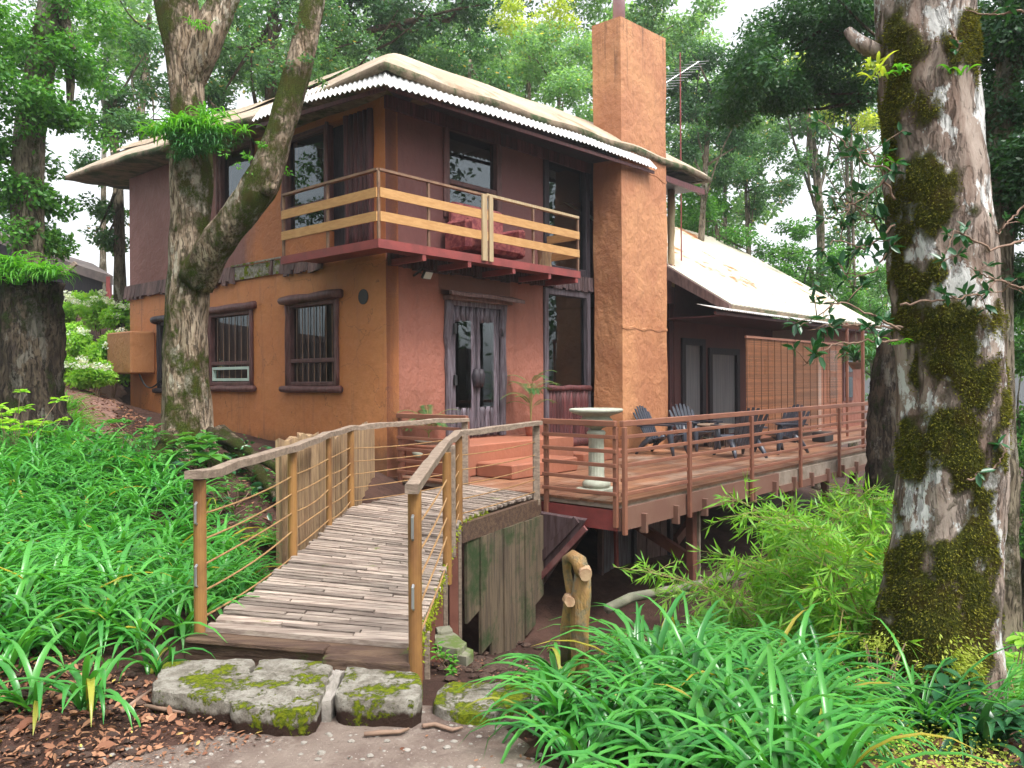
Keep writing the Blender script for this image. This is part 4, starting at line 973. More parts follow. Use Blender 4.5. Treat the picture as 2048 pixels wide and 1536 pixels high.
# ------------------------------------------------------------------ knotted yellow post
kp = at(1160, 1320, 4.62); kp[2] = G(kp[0], kp[1])-.1
post = thing('knotted_post', kp, 'yellow knotted log post with a hooked bent top in the strap-leaf plants', 'log post')
X = lambda x, y, Y=4.62: at(x, y, Y)
b = MB(); b.tube([V3(*X(1162, 1400)), X(1160, 1320), X(1159, 1250), X(1162, 1190), X(1166, 1145)], [.052, .050, .052, .058, .048], 14, wob=.05, seed=2)
pb = b.build('trunk', M['knot'], post, smooth=True)
b = MB(); b.tube([X(1166, 1148, 4.58), X(1158, 1122, 4.62), X(1146, 1113, 4.66), X(1134, 1118, 4.7), X(1134, 1145, 4.72), X(1140, 1180, 4.7), X(1150, 1225, 4.66)], [.044, .046, .038, .03, .025, .026, .026], 12, wob=.06, seed=3); b.build('bent_branch', M['knot'], post, smooth=True)
b = MB(); b.tube([X(1132, 1330, 4.75), X(1130, 1260, 4.75), X(1138, 1210, 4.74), X(1140, 1180, 4.70)], [.034, .03, .032, .022], 12, wob=.08, seed=4); b.build('side_stem', M['knot'], post, smooth=True)
b = MB(); b.tube([X(1168, 1143, 4.60), X(1172, 1150, 4.52)], [.043, .036], 14, wob=.08); b.build('cut_end', M['endgrain'], post)
b = MB(); b.tube([X(1136, 1198, 4.66), X(1140, 1204, 4.56)], [.035, .03], 12, wob=.08); b.build('cut_end', M['endgrain'], post)

# ------------------------------------------------------------------ birdbath
bp = onz(1193, 985, DZ); bb = thing('birdbath', bp, 'pale cast-stone birdbath on a fluted column at the deck corner', 'birdbath', rz=-TH)
b = MB(); b.box((-.20, -.20, 0), V3(.4, 0, 0), V3(0, .4, 0), UP*.07, .015); b.build('plinth', M['bird'], bb, local=True)
b = MB(); b.lathe((0, 0, 0), [(.17, .07), (.185, .10), (.18, .14), (.14, .17), (.115, .185), (.105, .22), (.10, .72), (.115, .75), (.125, .78), (.10, .81)], 64, lambda th, z, i: 1-.07*abs(math.sin(th*8)) if .2 < z < .73 else 1); b.build('column', M['bird'], bb, smooth=True, local=True)
b = MB(); b.lathe((0, 0, 0), [(.06, .81), (.09, .84), (.15, .86), (.20, .90), (.21, .94), (.17, .98), (.20, 1.0), (.30, 1.03), (.345, 1.055), (.35, 1.08), (.335, 1.09), (.30, 1.075), (.15, 1.055), (.01, 1.05)], 64, lambda th, z, i: 1+.06*abs(math.sin(th*9)) if .89 < z < .95 else 1); b.build('basin', M['bird'], bb, smooth=True, local=True)

# ------------------------------------------------------------------ garden chairs
def make_chair():
    t = thing('garden_chair', (0, 0, 0), 'x', 'chair', 'dark slatted garden chairs round the low table')
    b = MB()
    for k in range(6): # front = +x
        x0 = -.22+k*.095; b.box((x0, -.25, .36-.10*(1-(k/5))), V3(.085, 0, .018), V3(0, .5, 0), UP*.02, .005)
    b.build('seat', M['chair'], t, local=True)
    b = MB(); n = 7
    for k in range(n):
        a = (k-(n-1)/2)/((n-1)/2); y0 = a*.20; y1 = a*.30; h = .74-.13*a*a; w0, w1 = .055, .08
        pts = []
        for s_ in np.linspace(0, 1, 6):
            zz = .20+s_*h; xx = -.20-.30*s_-.04*abs(a)*0; yy = y0+(y1-y0)*s_; ww = (w0+(w1-w0)*s_)*(1 if s_ < .9 else .62)
            pts.append((xx, yy, zz, ww))
        base = len(b.v)
        for (xx, yy, zz, ww) in pts:
            for (dx, dy) in ((0, -ww/2), (0, ww/2), (-.018, ww/2), (-.018, -ww/2)): b.v.append((xx+dx+.03*a*a, yy+dy, zz))
        for i in range(5):
            for q in range(4): b.f.append((base+i*4+q, base+i*4+(q+1) % 4, base+(i+1)*4+(q+1) % 4, base+(i+1)*4+q))
        b.f.append((base+20, base+21, base+22, base+23)); b.f.append((base+3, base+2, base+1, base))
    b.box((-.34, -.26, .50), V3(.02, 0, 0), V3(0, .52, 0), UP*.05, .004); b.build('backrest', M['chair'], t, local=True)
    for sy in (-1, 1):
        b = MB(); y = sy*.31
        b.grid(lambda a, c: V3(-.36+a*.74, y-.065+.13*c+sy*.01, .565+.03*math.sin(a*2.2)), 8, 2); n_ = len(b.v); b.v += [(x, yy, z-.025) for x, yy, z in b.v]; b.f += [tuple(reversed([i+n_ for i in f])) for f in b.f]
        for i in range(8): b.f += [(i, n_+i, n_+i+1, i+1), (18+i, 19+i, n_+19+i, n_+18+i)]
        b.f += [(0, 9, n_+9, n_), (9, 18, n_+18, n_+9), (8, n_+8, n_+17, 17), (17, n_+17, n_+26, 26)]
        b.build('armrest', M['chair'], t, local=True)
        b = MB(); b.tube([(.30, y*.93, .56), (.30, y*.9, .36), (.33, y*.93, .18), (.38, y*1.0, 0)], [.045, .065, .045, .026], 8); b.build('leg', M['chair'], t, smooth=True, local=True)
        b = MB(); b.tube([(-.10, y*.85, .33), (-.26, y*.9, .22), (-.36, y*.98, .10), (-.42, y*1.03, 0)], [.06, .055, .04, .026], 8); b.build('leg', M['chair'], t, smooth=True, local=True)
    return t
ch = make_chair(); first = True
for (x, yb, ang, lab) in ((1326, 908, -38, 'dark slatted garden chair turned sideways right in front of the chimney'), (1392, 899, -62, 'dark fan-backed garden chair facing the camera beside the chimney'),
                     (1478, 913, 105, 'dark garden chair seen from behind, on the near side of the low table'), (1560, 905, 208, 'rightmost dark garden chair, in front of the bamboo blinds')):
    p = onz(x, yb, DZ)
    if first: ch.location = tuple(p); ch.rotation_euler = (0, 0, R(ang)); ch['label'] = lab; first = False
    else: dup(ch, p, R(ang), lab)
tp = onz(1432, 893, DZ); tb = thing('low_table', tp, 'low round-topped patio table between the garden chairs', 'table')
b = MB(); b.lathe((0, 0, 0), [(.38, .44), (.42, .45), (.42, .475), (.39, .485), (.01, .487)], 32); b.build('table_top', M['tabletop'], tb, smooth=False, local=True)
for a in (45, 135, 225, 315):
    b = MB(); c, s_ = math.cos(R(a))*.26, math.sin(R(a))*.26; b.box((c-.035, s_-.035, 0), V3(.07, 0, 0), V3(0, .07, 0), UP*.44, .006); b.build('leg', M['table'], tb, local=True)
b = MB(); b.box((-.24, -.24, .18), V3(.48, 0, 0), V3(0, .48, 0), UP*.02); b.build('shelf', M['mint'], tb, local=True)
sb = onz(1650, 885, DZ); b = MB(); b.box(sb, .55*d1, .3*d2, UP*.22, .02); b.build('storage_box', M['blackmetal'], None, 'low black box standing under the right-hand bamboo blind', cat='box')

# ------------------------------------------------------------------ bamboo blinds
for i, (xa, xb, lab) in enumerate(((1492, 1587, 'left bamboo roll-down blind, dense and reddish'), (1590, 1684, 'right bamboo roll-down blind with light coming through it'))):
    ua, ub = onv(xa, 700, -2.02)[0], onv(xb, 700, -2.02)[0]; zt = 2.44; r = thing('bamboo_blind', H(ua, -2.02, .4), lab, 'blind', 'bamboo blinds along the verandah')
    b = MB(); z = .30
    while z < zt: b.box(H(ua, -2.02, z), (ub-ua)*d1, .006*d2, UP*.013); z += .0205 if i == 0 else .024
    b.build('slats', M['blind'], r)
    b = MB(); n_ = 7
    for k in range(n_+1): u = ua+.03+(ub-ua-.06)*k/n_; b.box(H(u, -2.032, .3), .012*d1, .01*d2, UP*(zt-.3))
    b.build('cords', M['string'], r)
    b = MB(); b.box(H(ua-.02, -2.04, zt), (ub-ua+.04)*d1, .04*d2, UP*.05); b.build('batten', M['copper'], r)
    b = MB(); b.box(H(ua-.02, -2.04, .27), (ub-ua+.04)*d1, .03*d2, UP*.04); b.build('batten', M['copper'], r)

# ------------------------------------------------------------------ balcony furniture, lamps, antenna
sf = thing('sofa', H(1.9, -.45, zb), 'red floral upholstered armchair behind the balcony slats', 'sofa')
b = MB(); b.box(H(1.25, -.62, zb+.12), 1.25*d1, .52*d2, UP*.32, .06); b.build('seat', M['sofa'], sf)
b = MB(); b.box(H(1.25, -.2, zb+.4), 1.25*d1, .16*d2, UP*.55, .05); b.build('backrest', M['sofa'], sf)
for u in (1.12, 2.42):
    b = MB(); b.box(H(u, -.64, zb+.1), .16*d1, .55*d2, UP*.5, .05); b.build('armrest', M['sofa'], sf)
b = MB(); c = H(3.35, -.4, zb); b.tube([c, c+UP*.2, c+UP*.42], [.13, .12, .14], 14, wob=.04); b.build('log_stool', M['slab'], None, 'short log stool standing at the right end of the balcony', cat='stool', smooth=False)
def flood(p, lab, out):
    r = thing('flood_light', p, lab, 'flood light', 'small outdoor flood lights')
    sd_ = nrm(np.cross(out, UP)); dn = nrm(out*.8-UP*.5); up2 = nrm(np.cross(sd_, dn))
    b = MB(); b.box(p-sd_*.09-up2*.06, sd_*.18, up2*.14, dn*.05, .01); b.build('housing', M['blackmetal'], r)
    b = MB(); b.box(p-sd_*.075-up2*.045+dn*.05, sd_*.15, up2*.11, dn*.006); b.build('lens', M['lamp'], r)
    b = MB(); b.tube([p-sd_*.1, p-sd_*.1+UP*.1-out*.05, p+UP*.12-out*.06, p+sd_*.1+UP*.1-out*.05, p+sd_*.1], [.008]*5, 6); b.tube([p+UP*.1-out*.05, p-out*.3], [.02]*2, 8); b.build('bracket', M['blackmetal'], r)
    return r
ou = V3(-d2[0], -d2[1], 0)
q = onv(852, 549, -.28); flood(H(q[0], -.28, q[2]), 'black flood light on the lower pink wall, under the balcony', ou)
q = onv(843, 193, -.28); flood(H(q[0], -.28, q[2]), 'grey flood light high on the upper wall, under the tin eave', ou)
an = thing('tv_antenna', H(7.6, .5, 6.1), 'rusty television antenna mast with thin horizontal rods right of the chimney', 'antenna')
A_ = H(7.6, .3, 0); am = np.array(onv(1362, 400, .3)); A_ = H(am[0], .3, 0)
mx = lambda y: at(1362, y, A_[1])[2]
b = MB(); b.tube([A_+UP*4.2, A_+UP*mx(300), A_+UP*mx(105)], [.018]*3, 6); b.build('mast', M['balcred'], an)
mid = A_+UP*mx(150); ax = nrm(V3(.9, .5, .75)); boom = [mid-ax*.55-V3(.25, 0, .1), mid+ax*.75]
b = MB(); b.tube(boom, [.014]*2, 6); b.build('boom', M['metalgrey'], an)
for k in range(11):
    p = boom[0]+(boom[1]-boom[0])*k/10; l_ = .42-.018*k; b = MB(); b.tube([p-V3(1, -.1, 0)*l_, p+V3(1, -.1, 0)*l_], [.006]*2, 5); b.build('rod', M['metalgrey'], an)

# fallen rails to the right under the bamboo
lr = thing('log_rail', at(1420, 1150, 9.6), 'long lichen-covered log rail lying on short stakes below the deck', 'log rail')
b = MB(); pts = [at(1215, 1218, 8.2), at(1262, 1195, 8.6), at(1330, 1182, 9.0), at(1460, 1158, 9.6), at(1545, 1132, 10.2), at(1600, 1100, 10.6)]; b.tube(pts, [.05, .055, .05, .055, .05, .05], 9, wob=.08, seed=4); b.build('log', M['concrete'], lr, smooth=True)
b = MB(); p = at(1468, 1150, 9.6); b.tube([p-UP*.6, p+UP*.08], [.05, .05], 8); b.build('stake', M['rail'], lr)
# ------------------------------------------------------------------ foliage helpers
def rhombs(P, D, Nn, L, W, fold=.15):
    """leaf = one quad: base, side, tip, side"""
    D = nrm(D); S_ = nrm(np.cross(D, Nn)); U_ = np.cross(S_, D); L = np.asarray(L)[:, None]; W = np.asarray(W)[:, None]
    a = P; b_ = P+D*L*.45+S_*W*.5-U_*W*fold; c = P+D*L; d = P+D*L*.45-S_*W*.5-U_*W*fold
    return np.stack([a, b_, c, d], 1)
def rdir(n): return nrm(rng.normal(0, 1, (n, 3)))
Q6 = [[0, 1, 2, 3], [0, 3, 4, 5]]
def leaf6(P, D, Nn, L, W, fold=.18, curl=.12):
    """leaf of six points folded along the midrib"""
    D = nrm(D); S_ = nrm(np.cross(D, Nn)); U_ = np.cross(S_, D); L = np.asarray(L)[:, None]; W = np.asarray(W)[:, None]
    up = U_*W*fold; dn = U_*L*curl
    return np.stack([P, P+D*L*.28+S_*W*.42+up, P+D*L*.66+S_*W*.44+up-dn*.4, P+D*L-dn, P+D*L*.66-S_*W*.44+up-dn*.4, P+D*L*.28-S_*W*.42+up], 1)
def puff_leaves(cs, rs, n_per, size, aspect=.5, up=.5, flat=.75, shell=.55):
    """leaves scattered in the outer layer of many small ellipsoids"""
    out = []
    for c, r_, n in zip(cs, rs, n_per):
        n = int(n); 
        if n < 1: continue
        d = rdir(n); rad = r_*(1-shell*rng.random(n)**1.4)
        p = c+d*rad[:, None]*np.array([1, 1, flat]); nn = nrm(d*.6+rdir(n)*.6+UP*up); dd = nrm(np.cross(nn, rdir(n))+d*.4-UP*.15)
        s_ = size*rng.uniform(.6, 1.2, n); out.append(rhombs(p, dd, nn, s_, s_*aspect))
    return np.concatenate(out)
def subpuffs(c, R_, k, r_frac=.42, flat=.8):
    d = rdir(k); rad = R_*rng.random(k)**.45*.85; return c+d*rad[:, None]*np.array([1, 1, flat]), R_*r_frac*rng.uniform(.6, 1.25, k)
def crown_from_px(blobs, Y, size, dens=1.0, spread=1.2, k=9, minr=.3):
    """blobs: (px, py, radius px, dY)"""
    C_, R_ = [], []
    for (x, y, r, dy) in blobs:
        Yb = Y+dy; c = at(x, y, Yb); rr_ = r/FPX*Yb; cs, rs = subpuffs(c, rr_, k+int(r/25)); cs[:, 1] += rng.normal(0, spread*.4, len(cs)); C_.append(cs); R_.append(rs)
    C_, R_ = np.concatenate(C_), np.maximum(np.concatenate(R_), minr)
    n = dens*13*R_**2/(size*size*.5)
    return puff_leaves(C_, R_, n, size), C_
def limbs(b, base, ends, r0, seed=0, bend=.25):
    rr_ = np.random.default_rng(seed)
    for e in ends:
        e = np.asarray(e, float); L = np.linalg.norm(e-base); t = np.linspace(0, 1, 7)[:, None]; mid = rr_.normal(0, L*.08, 3)+UP*L*bend*-.3
        pts = base*(1-t)+e*t+mid*(4*t*(1-t)); b.tube(pts, np.linspace(r0, r0*.2, 7), 7, wob=.06, seed=seed)
GT = 'forest trees around the house'
def tree(label, mat, blobs, Y, trunk=None, r0=.2, bark='bark_far', size=.16, dens=1.0, nl=6, name='tree', seed=0, group=GT, twigs=True, r1=None, kk=9, spread=1.2):
    """trunk: list of (px, py) from the top down, world distance Y"""
    V, C_ = crown_from_px(blobs, Y, size, dens, k=kk, spread=spread)
    tp = trunk or [(blobs[0][0], blobs[0][1]), (blobs[0][0]+8, 760)]
    pts = [at(x, y, Y+(q[2] if len(q) > 2 else 0)) for q in tp for x, y in [q[:2]]]
    base = pts[-1].copy(); g0 = G(base[0], base[1])
    if base[2] > g0: pts.append(V3(base[0], base[1], g0-.2))
    base = pts[-1]
    t = thing(name, (base[0], base[1], g0), label, 'tree', group)
    # resample trunk smoothly
    P_ = np.array(pts)[::-1]; s_ = np.concatenate([[0], np.cumsum(np.linalg.norm(np.diff(P_, axis=0), axis=1))]); n = max(10, int(s_[-1]/.45)); ss = np.linspace(0, s_[-1], n)
    Q = np.stack([np.interp(ss, s_, P_[:, i]) for i in range(3)], 1)
    for _ in range(2): Q[1:-1] = (Q[:-2]+Q[1:-1]*2+Q[2:])/4
    r0 = r0*(.62 if Y > 16 else 1); r1 = r1*(.62 if Y > 16 else 1) if r1 else None; rad = np.linspace(r0, r1 or r0*.45, n)*(1+.5*np.exp(-ss/.5)); rr_ = np.random.default_rng(seed); rad *= 1+rr_.normal(0, .05, n)
    b = MB(); b.tube(Q, rad, 14, wob=.05, seed=seed)
    top = Q[-1]; pick = rr_.permutation(len(C_))[:nl]
    near = [C_[i] for i in pick]
    for e in near:
        j = int(rr_.integers(int(n*.6), n)); limbs(b, Q[j], [e], max(.03, (r1 or r0*.55)*.55), seed=int(e[0]*10) % 97)
    b.build('trunk', M[bark], t, smooth=True)
    quadmesh('crown', V, 4, M[mat], t)
    return t

T = tree
T('tall tree with a moss-clothed trunk and bright green crown at the left edge', 'lf_bright', [(40, 60, 120, 0), (150, 110, 75, 0), (60, 190, 90, -.5), (130, 230, 50, 0), (10, 300, 60, 0), (170, 30, 60, .5), (30, 380, 45, 0), (95, 400, 22, .3), (80, 470, 25, .2)], 13.5, [(125, -80), (95, 60), (60, 240), (52, 380), (60, 520), (50, 640)], .27, size=.105, r1=.22, seed=1, dens=.8)
T('slender mottled trunk rising behind the left end of the roof', 'lf_mid', [(230, 190, 60, 0), (290, 90, 55, 0), (200, 250, 35, 0), (330, 190, 40, 1), (260, 250, 30, 0), (180, 330, 22, 0), (215, 420, 14, 0), (215, 480, 12, 0)], 20, [(200, 160), (222, 240), (237, 350), (240, 600)], .26, size=.13, r1=.16, seed=2, dens=.75)
T('hazy tree filling the gap between the two left trunks', 'lf_haze_tint', [(270, 20, 90, 0), (220, 60, 60, 0), (350, 30, 60, 2), (300, 260, 30, 0), (420, 40, 60, 0), (245, 110, 40, 0)], 25, [(300, 30), (285, 200), (275, 600)], .22, size=.17, seed=3, dens=.75)
T('dark forked tree behind the left roof slope with moss-lined limbs', 'lf_mid', [(450, 110, 60, 0), (500, 40, 50, 0), (590, 110, 50, -2), (640, 50, 60, 0), (700, 90, 45, 1), (540, 150, 40, 0), (420, 190, 32, 0), (660, 140, 32, 0), (600, 10, 50, 0)], 19, [(545, 0), (548, 90), (540, 190), (535, 400)], .30, 'bark_dark', size=.12, nl=9, r1=.2, seed=4, dens=.75)
T('tree with a long dark arching limb over the roof peak', 'lf_dark', [(760, 30, 70, 0), (860, 50, 70, 0), (940, 20, 60, 0), (680, 30, 55, 0), (800, 90, 50, 1), (700, -30, 80, 0)], 21, [(900, 40), (800, 40), (700, 75), (640, 120), (600, 400)], .26, 'bark_dark', size=.13, nl=10, seed=5, dens=.8)
T('mid green rounded tree behind the middle of the roof', 'lf_mid', [(900, 130, 80, 0), (980, 180, 70, 0), (860, 200, 45, 0), (1040, 230, 50, 0), (960, 90, 60, 1)], 23, [(940, 120), (930, 400)], .2, size=.13, seed=6, nl=9, dens=.8)
T('yellow-tipped tree above the roof, left of the chimney', 'lf_yellow', [(1060, 55, 60, 0), (1010, 40, 45, 0), (1120, 30, 40, 0)], 26, [(1060, 50), (1055, 420)], .18, size=.14, seed=7, dens=.7)
T('pale bushy tree just left of the chimney', 'lf_haze_tint', [(1050, 130, 70, 0), (1120, 180, 70, -1), (1100, 100, 65, 0), (1160, 90, 50, 0), (1090, 240, 42, -1), (1180, 240, 40, -1)], 24.5, [(1120, 150), (1110, 420)], .18, size=.13, seed=8, nl=8, dens=.8)
T('very pale washed-out tree behind the flue', 'lf_haze_tint', [(1180, 10, 60, 0), (1290, 20, 60, 0), (1360, 50, 55, 0), (1400, 20, 40, 0), (1300, 90, 60, 2)], 30, [(1290, 60), (1290, 500)], .2, size=.19, seed=9, dens=.7)
T('dense dark evergreen behind the antenna', 'lf_dark', [(1400, 130, 60, 0), (1390, 220, 60, 0), (1440, 200, 60, 0), (1380, 290, 45, 0), (1460, 280, 60, 0), (1500, 230, 50, 0), (1350, 180, 40, 1)], 25, [(1420, 180), (1400, 520)], .25, size=.13, seed=10, nl=9, dens=.9)
T('blue-green tree with drooping outer boughs right of the antenna', 'lf_mid', [(1470, 350, 55, 0), (1530, 400, 45, 0), (1500, 300, 45, 0), (1560, 370, 35, 0), (1430, 350, 35, 0), (1550, 290, 30, 0)], 28, [(1490, 330), (1500, 620)], .18, size=.12, seed=11, dens=.85)
T('light green tree standing behind the annex roof', 'lf_bright', [(1400, 440, 55, 0), (1470, 480, 50, 0), (1380, 400, 40, 0), (1540, 500, 40, 0), (1430, 400, 40, 1)], 27, [(1430, 440), (1460, 640)], .2, size=.15, seed=12, nl=10, dens=.8)
T('bright leafy tree behind the lower end of the annex roof', 'lf_bright', [(1590, 520, 45, 0), (1640, 560, 50, 0), (1560, 560, 35, 0), (1700, 600, 45, 0), (1680, 520, 40, 0), (1590, 460, 28, 0)], 28, [(1620, 520), (1630, 660)], .2, size=.14, seed=13, dens=.85)
T('lichen-mottled trunk with a high bough between the annex and the big trunk', 'lf_mid', [(1600, 180, 60, 0), (1650, 120, 70, 0), (1700, 200, 45, 0), (1620, 260, 35, 0), (1560, 150, 45, 0), (1640, 330, 28, 0), (1590, 330, 22, 0)], 29, [(1610, 200), (1632, 330), (1642, 450), (1640, 600), (1640, 640)], .27, size=.17, r1=.2, seed=14, nl=8, dens=.8)
T('dark overhanging crown at the top right, in front of the sky', 'lf_dark', [(1560, 60, 45, 0), (1630, 50, 65, 0), (1700, 70, 60, 0), (1720, 10, 60, 0), (1500, 130, 42, 0), (1560, 180, 40, 0), (1640, 160, 38, .3), (1480, 190, 26, 0), (1740, 150, 30, 0)], 11, [(1760, 40), (1900, 60), (2080, 100), (2120, 700)], .16, 'bark_dark', size=.075, seed=15, nl=9, dens=.7)
T('yellow-green foliage beside the big trunk, high up', 'lf_yellow', [(1700, 150, 45, 0), (1680, 220, 38, 0), (1730, 240, 30, 0), (1600, 130, 30, 1)], 30, [(1700, 180), (1710, 640)], .15, size=.17, seed=16, dens=.7)
T('leafy undergrowth tree behind the right verandah post', 'lf_bright', [(1720, 620, 45, 0), (1760, 560, 40, 0), (1740, 700, 45, 0), (1770, 780, 40, 0), (1700, 680, 30, 0)], 31, [(1740, 600), (1745, 800)], .15, size=.12, seed=17, dens=.8)
T('dark ivy-hung tree right of the big mottled trunk', 'lf_dark', [(2010, 90, 60, 0), (2030, 220, 70, 0), (1990, 330, 50, 0), (2040, 420, 70, 0), (2030, 560, 50, .4), (2060, 300, 70, 1), (2000, 20, 45, 0)], 7.6, [(2030, 40), (2010, 200), (1985, 380), (1990, 700), (1990, 1050)], .22, 'bark_far', size=.06, seed=18, nl=8, dens=.75)
T('pale green sapling growth at the far right edge', 'lf_bright', [(2040, 700, 50, 0), (2060, 850, 60, 0), (2015, 900, 35, 0), (2040, 1000, 45, 0), (2060, 620, 40, 0), (2020, 1080, 30, 0)], 13, [(2060, 650), (2055, 1100)], .1, size=.1, seed=19, dens=.6)
T('distant round tree above the dark shed', 'lf_dark', [(20, 470, 50, 0), (-30, 430, 60, 0)], 34, [(0, 470), (0, 620)], .2, size=.2, seed=20, dens=.7)

T('pale dense tree in the second row right of the antenna', 'lf_haze_tint', [(1380, 100, 60, 0), (1450, 180, 65, 0), (1520, 240, 55, 0), (1480, 300, 60, 0), (1420, 350, 60, 0), (1500, 420, 45, 0), (1400, 250, 60, 0)], 33, [(1450, 200), (1450, 560)], .2, size=.2, seed=31, dens=.7)
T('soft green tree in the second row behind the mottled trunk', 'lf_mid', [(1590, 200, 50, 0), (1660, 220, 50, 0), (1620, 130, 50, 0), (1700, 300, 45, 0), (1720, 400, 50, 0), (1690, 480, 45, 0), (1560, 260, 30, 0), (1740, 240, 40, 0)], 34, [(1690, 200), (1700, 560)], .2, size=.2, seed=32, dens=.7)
T('pale tree in the second row above the middle of the roof', 'lf_haze_tint', [(820, 120, 60, 0), (900, 60, 60, 0), (700, 150, 50, 0), (640, 180, 40, 0), (1000, 120, 60, 0), (760, 60, 60, 0)], 31, [(820, 60), (820, 400)], .2, size=.19, seed=33, dens=.7)
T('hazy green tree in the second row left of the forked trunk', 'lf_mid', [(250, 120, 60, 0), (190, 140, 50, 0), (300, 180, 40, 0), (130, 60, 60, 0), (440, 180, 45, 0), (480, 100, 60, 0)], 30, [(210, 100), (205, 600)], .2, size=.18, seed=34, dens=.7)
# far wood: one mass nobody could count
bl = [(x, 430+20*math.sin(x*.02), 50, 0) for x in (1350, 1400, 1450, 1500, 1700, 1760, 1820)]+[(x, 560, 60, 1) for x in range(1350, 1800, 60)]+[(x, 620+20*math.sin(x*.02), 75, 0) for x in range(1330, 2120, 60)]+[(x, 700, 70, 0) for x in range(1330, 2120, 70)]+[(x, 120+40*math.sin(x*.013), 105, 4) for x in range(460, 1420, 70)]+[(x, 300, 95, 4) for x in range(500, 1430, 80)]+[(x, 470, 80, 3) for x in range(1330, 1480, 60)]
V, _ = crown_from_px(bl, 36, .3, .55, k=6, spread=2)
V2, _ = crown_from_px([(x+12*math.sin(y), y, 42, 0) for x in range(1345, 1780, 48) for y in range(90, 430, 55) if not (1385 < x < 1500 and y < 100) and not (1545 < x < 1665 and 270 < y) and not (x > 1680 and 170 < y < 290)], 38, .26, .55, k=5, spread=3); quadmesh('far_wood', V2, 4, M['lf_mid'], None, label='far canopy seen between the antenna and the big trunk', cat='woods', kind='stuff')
quadmesh('far_wood', V, 4, M['lf_haze_tint'], None, label='distant hazy wood closing the view behind the house and annex', cat='woods', kind='stuff')
bl = [(x, -60-20*math.sin(x), 90, 0) for x in range(200, 1400, 90)]
V, _ = crown_from_px(bl, 30, .3, .5, k=6, spread=2); quadmesh('far_wood', V, 4, M['lf_mid'], None, label='high far canopy closing the view above the roof', cat='woods', kind='stuff')

# the forest also stands behind and beside the viewer; the windows mirror it
C_, R_ = [], []
r_ = np.random.default_rng(77)
for a in np.linspace(46, 308, 62):
    for h in (1.5, 4.5, 8, 11.5):
        d = r_.uniform(16, 22); C_.append(V3(math.sin(R(a))*d, math.cos(R(a))*d-1, h+r_.normal(0, .8))); R_.append(r_.uniform(1.3, 2.3)*(1 if r_.random() > .18 else .4))
for a in (40, 55, 70, 85, -60, -75, -90):
    for h in (0, 4, 8, 12): C_.append(V3(math.sin(R(a))*24, math.cos(R(a))*24, h)); R_.append(2.4)
V = puff_leaves(C_, R_, [420*r**2/4 for r in R_], .38, shell=.8, flat=1.1); quadmesh('surrounding_wood', V, 4, M['lf_dark'], None, label='forest standing behind and beside the viewpoint', cat='woods', kind='stuff')

# ------------------------------------------------------------------ shed on the left
sh = thing('shed', at(80, 580, 27), 'dark timber shed with a long sagging grey sheet roof among the trees on the left', 'shed')
YS = 26
b = MB(); p = [at(-60, 440, YS), at(0, 470, YS), at(100, 510, YS-.6), at(170, 535, YS-1), at(226, 552, YS-1.5)]
bk = [q+V3(-3.5, 5.5, 1.2) for q in p]; n_ = len(p)
b.v = [tuple(q) for q in p]+[tuple(q) for q in bk]+[tuple(q-UP*.28) for q in p]+[tuple(q-UP*.28) for q in bk]
for i in range(n_-1): b.f += [(i, i+1, n_+i+1, n_+i), (2*n_+i, i+n_*2+1, i+1, i), (2*n_+i+1, 2*n_+i, 3*n_+i, 3*n_+i+1)]
b.f += [(n_-1, 2*n_-1, 4*n_-1, 3*n_-1)]
b.build('roof', M['shedroof'], sh)
b = MB(); w0, w1 = at(-60, 600, YS+.8), at(205, 592, YS-.8); zt = lambda q: UP*1.55
b.hexa([w0-UP*2, w1-UP*1.5, w1-UP*1.5+V3(-3, 4, 0), w0-UP*2+V3(-3, 4, 0), w0+UP*2.3, w1+UP*.55, w1+UP*.55+V3(-3, 4, 0), w0+UP*2.3+V3(-3, 4, 0)]); b.build('wall', M['shedwall'], sh)
b = MB(); q = at(218, 560, YS-1.4); b.beam(q-UP*1.2, q+UP*.1, .12, .12); b.build('corner_post', M['balcred'], sh)
b = MB(); b.beam(at(125, 548, YS-1.6), at(152, 526, YS-1.6), .12, .12); b.build('brace', M['rail'], sh)

# ------------------------------------------------------------------ big left trunk
def bigtrunk(pxs, Ys, rads, n=40, res=.12, flare=None, seed=0, ridges=6, ramp_=.09):
    P_ = np.array([at(x, y, Y) for (x, y), Y in zip(pxs, Ys)]); s_ = np.concatenate([[0], np.cumsum(np.linalg.norm(np.diff(P_, axis=0), axis=1))])
    m = int(s_[-1]/res); ss = np.linspace(0, s_[-1], m); Q = np.stack([np.interp(ss, s_, P_[:, i]) for i in range(3)], 1)
    for _ in range(4): Q[1:-1] = (Q[:-2]+Q[1:-1]*2+Q[2:])/4
    r_ = np.interp(ss, s_, rads); rr_ = np.random.default_rng(seed); ph = rr_.uniform(0, 6, 12)
    for _ in range(3): r_[1:-1] = (r_[:-2]+r_[1:-1]*2+r_[2:])/4
    def fl(th, t, i):
        v = 1+ramp_*(math.sin(th*ridges+ph[0]+t*5)*.5+math.sin(th*3+ph[1]+t*9)*.5+.4*math.sin(th*11+ph[2]+t*23)+.3*math.sin(t*60+th*2))
        if flare:
            d = (ss[-1]-ss[i]) if flare > 0 else ss[i]
            k = math.exp(-d/.38); v += k*abs(flare)*(.35+.65*abs(math.sin(th*2.5+ph[3]))**2)
        return v
    b = MB(); b.tube(Q, r_, n, flute=fl); return b, Q
lt_base = at(375, 905, 11.0); lt_base[2] = G(lt_base[0], lt_base[1])
lt = thing('tree', lt_base, 'big moss-streaked forked trunk with a fern collar in front of the orange wall', 'tree', GT)
k = 11.0/FPX
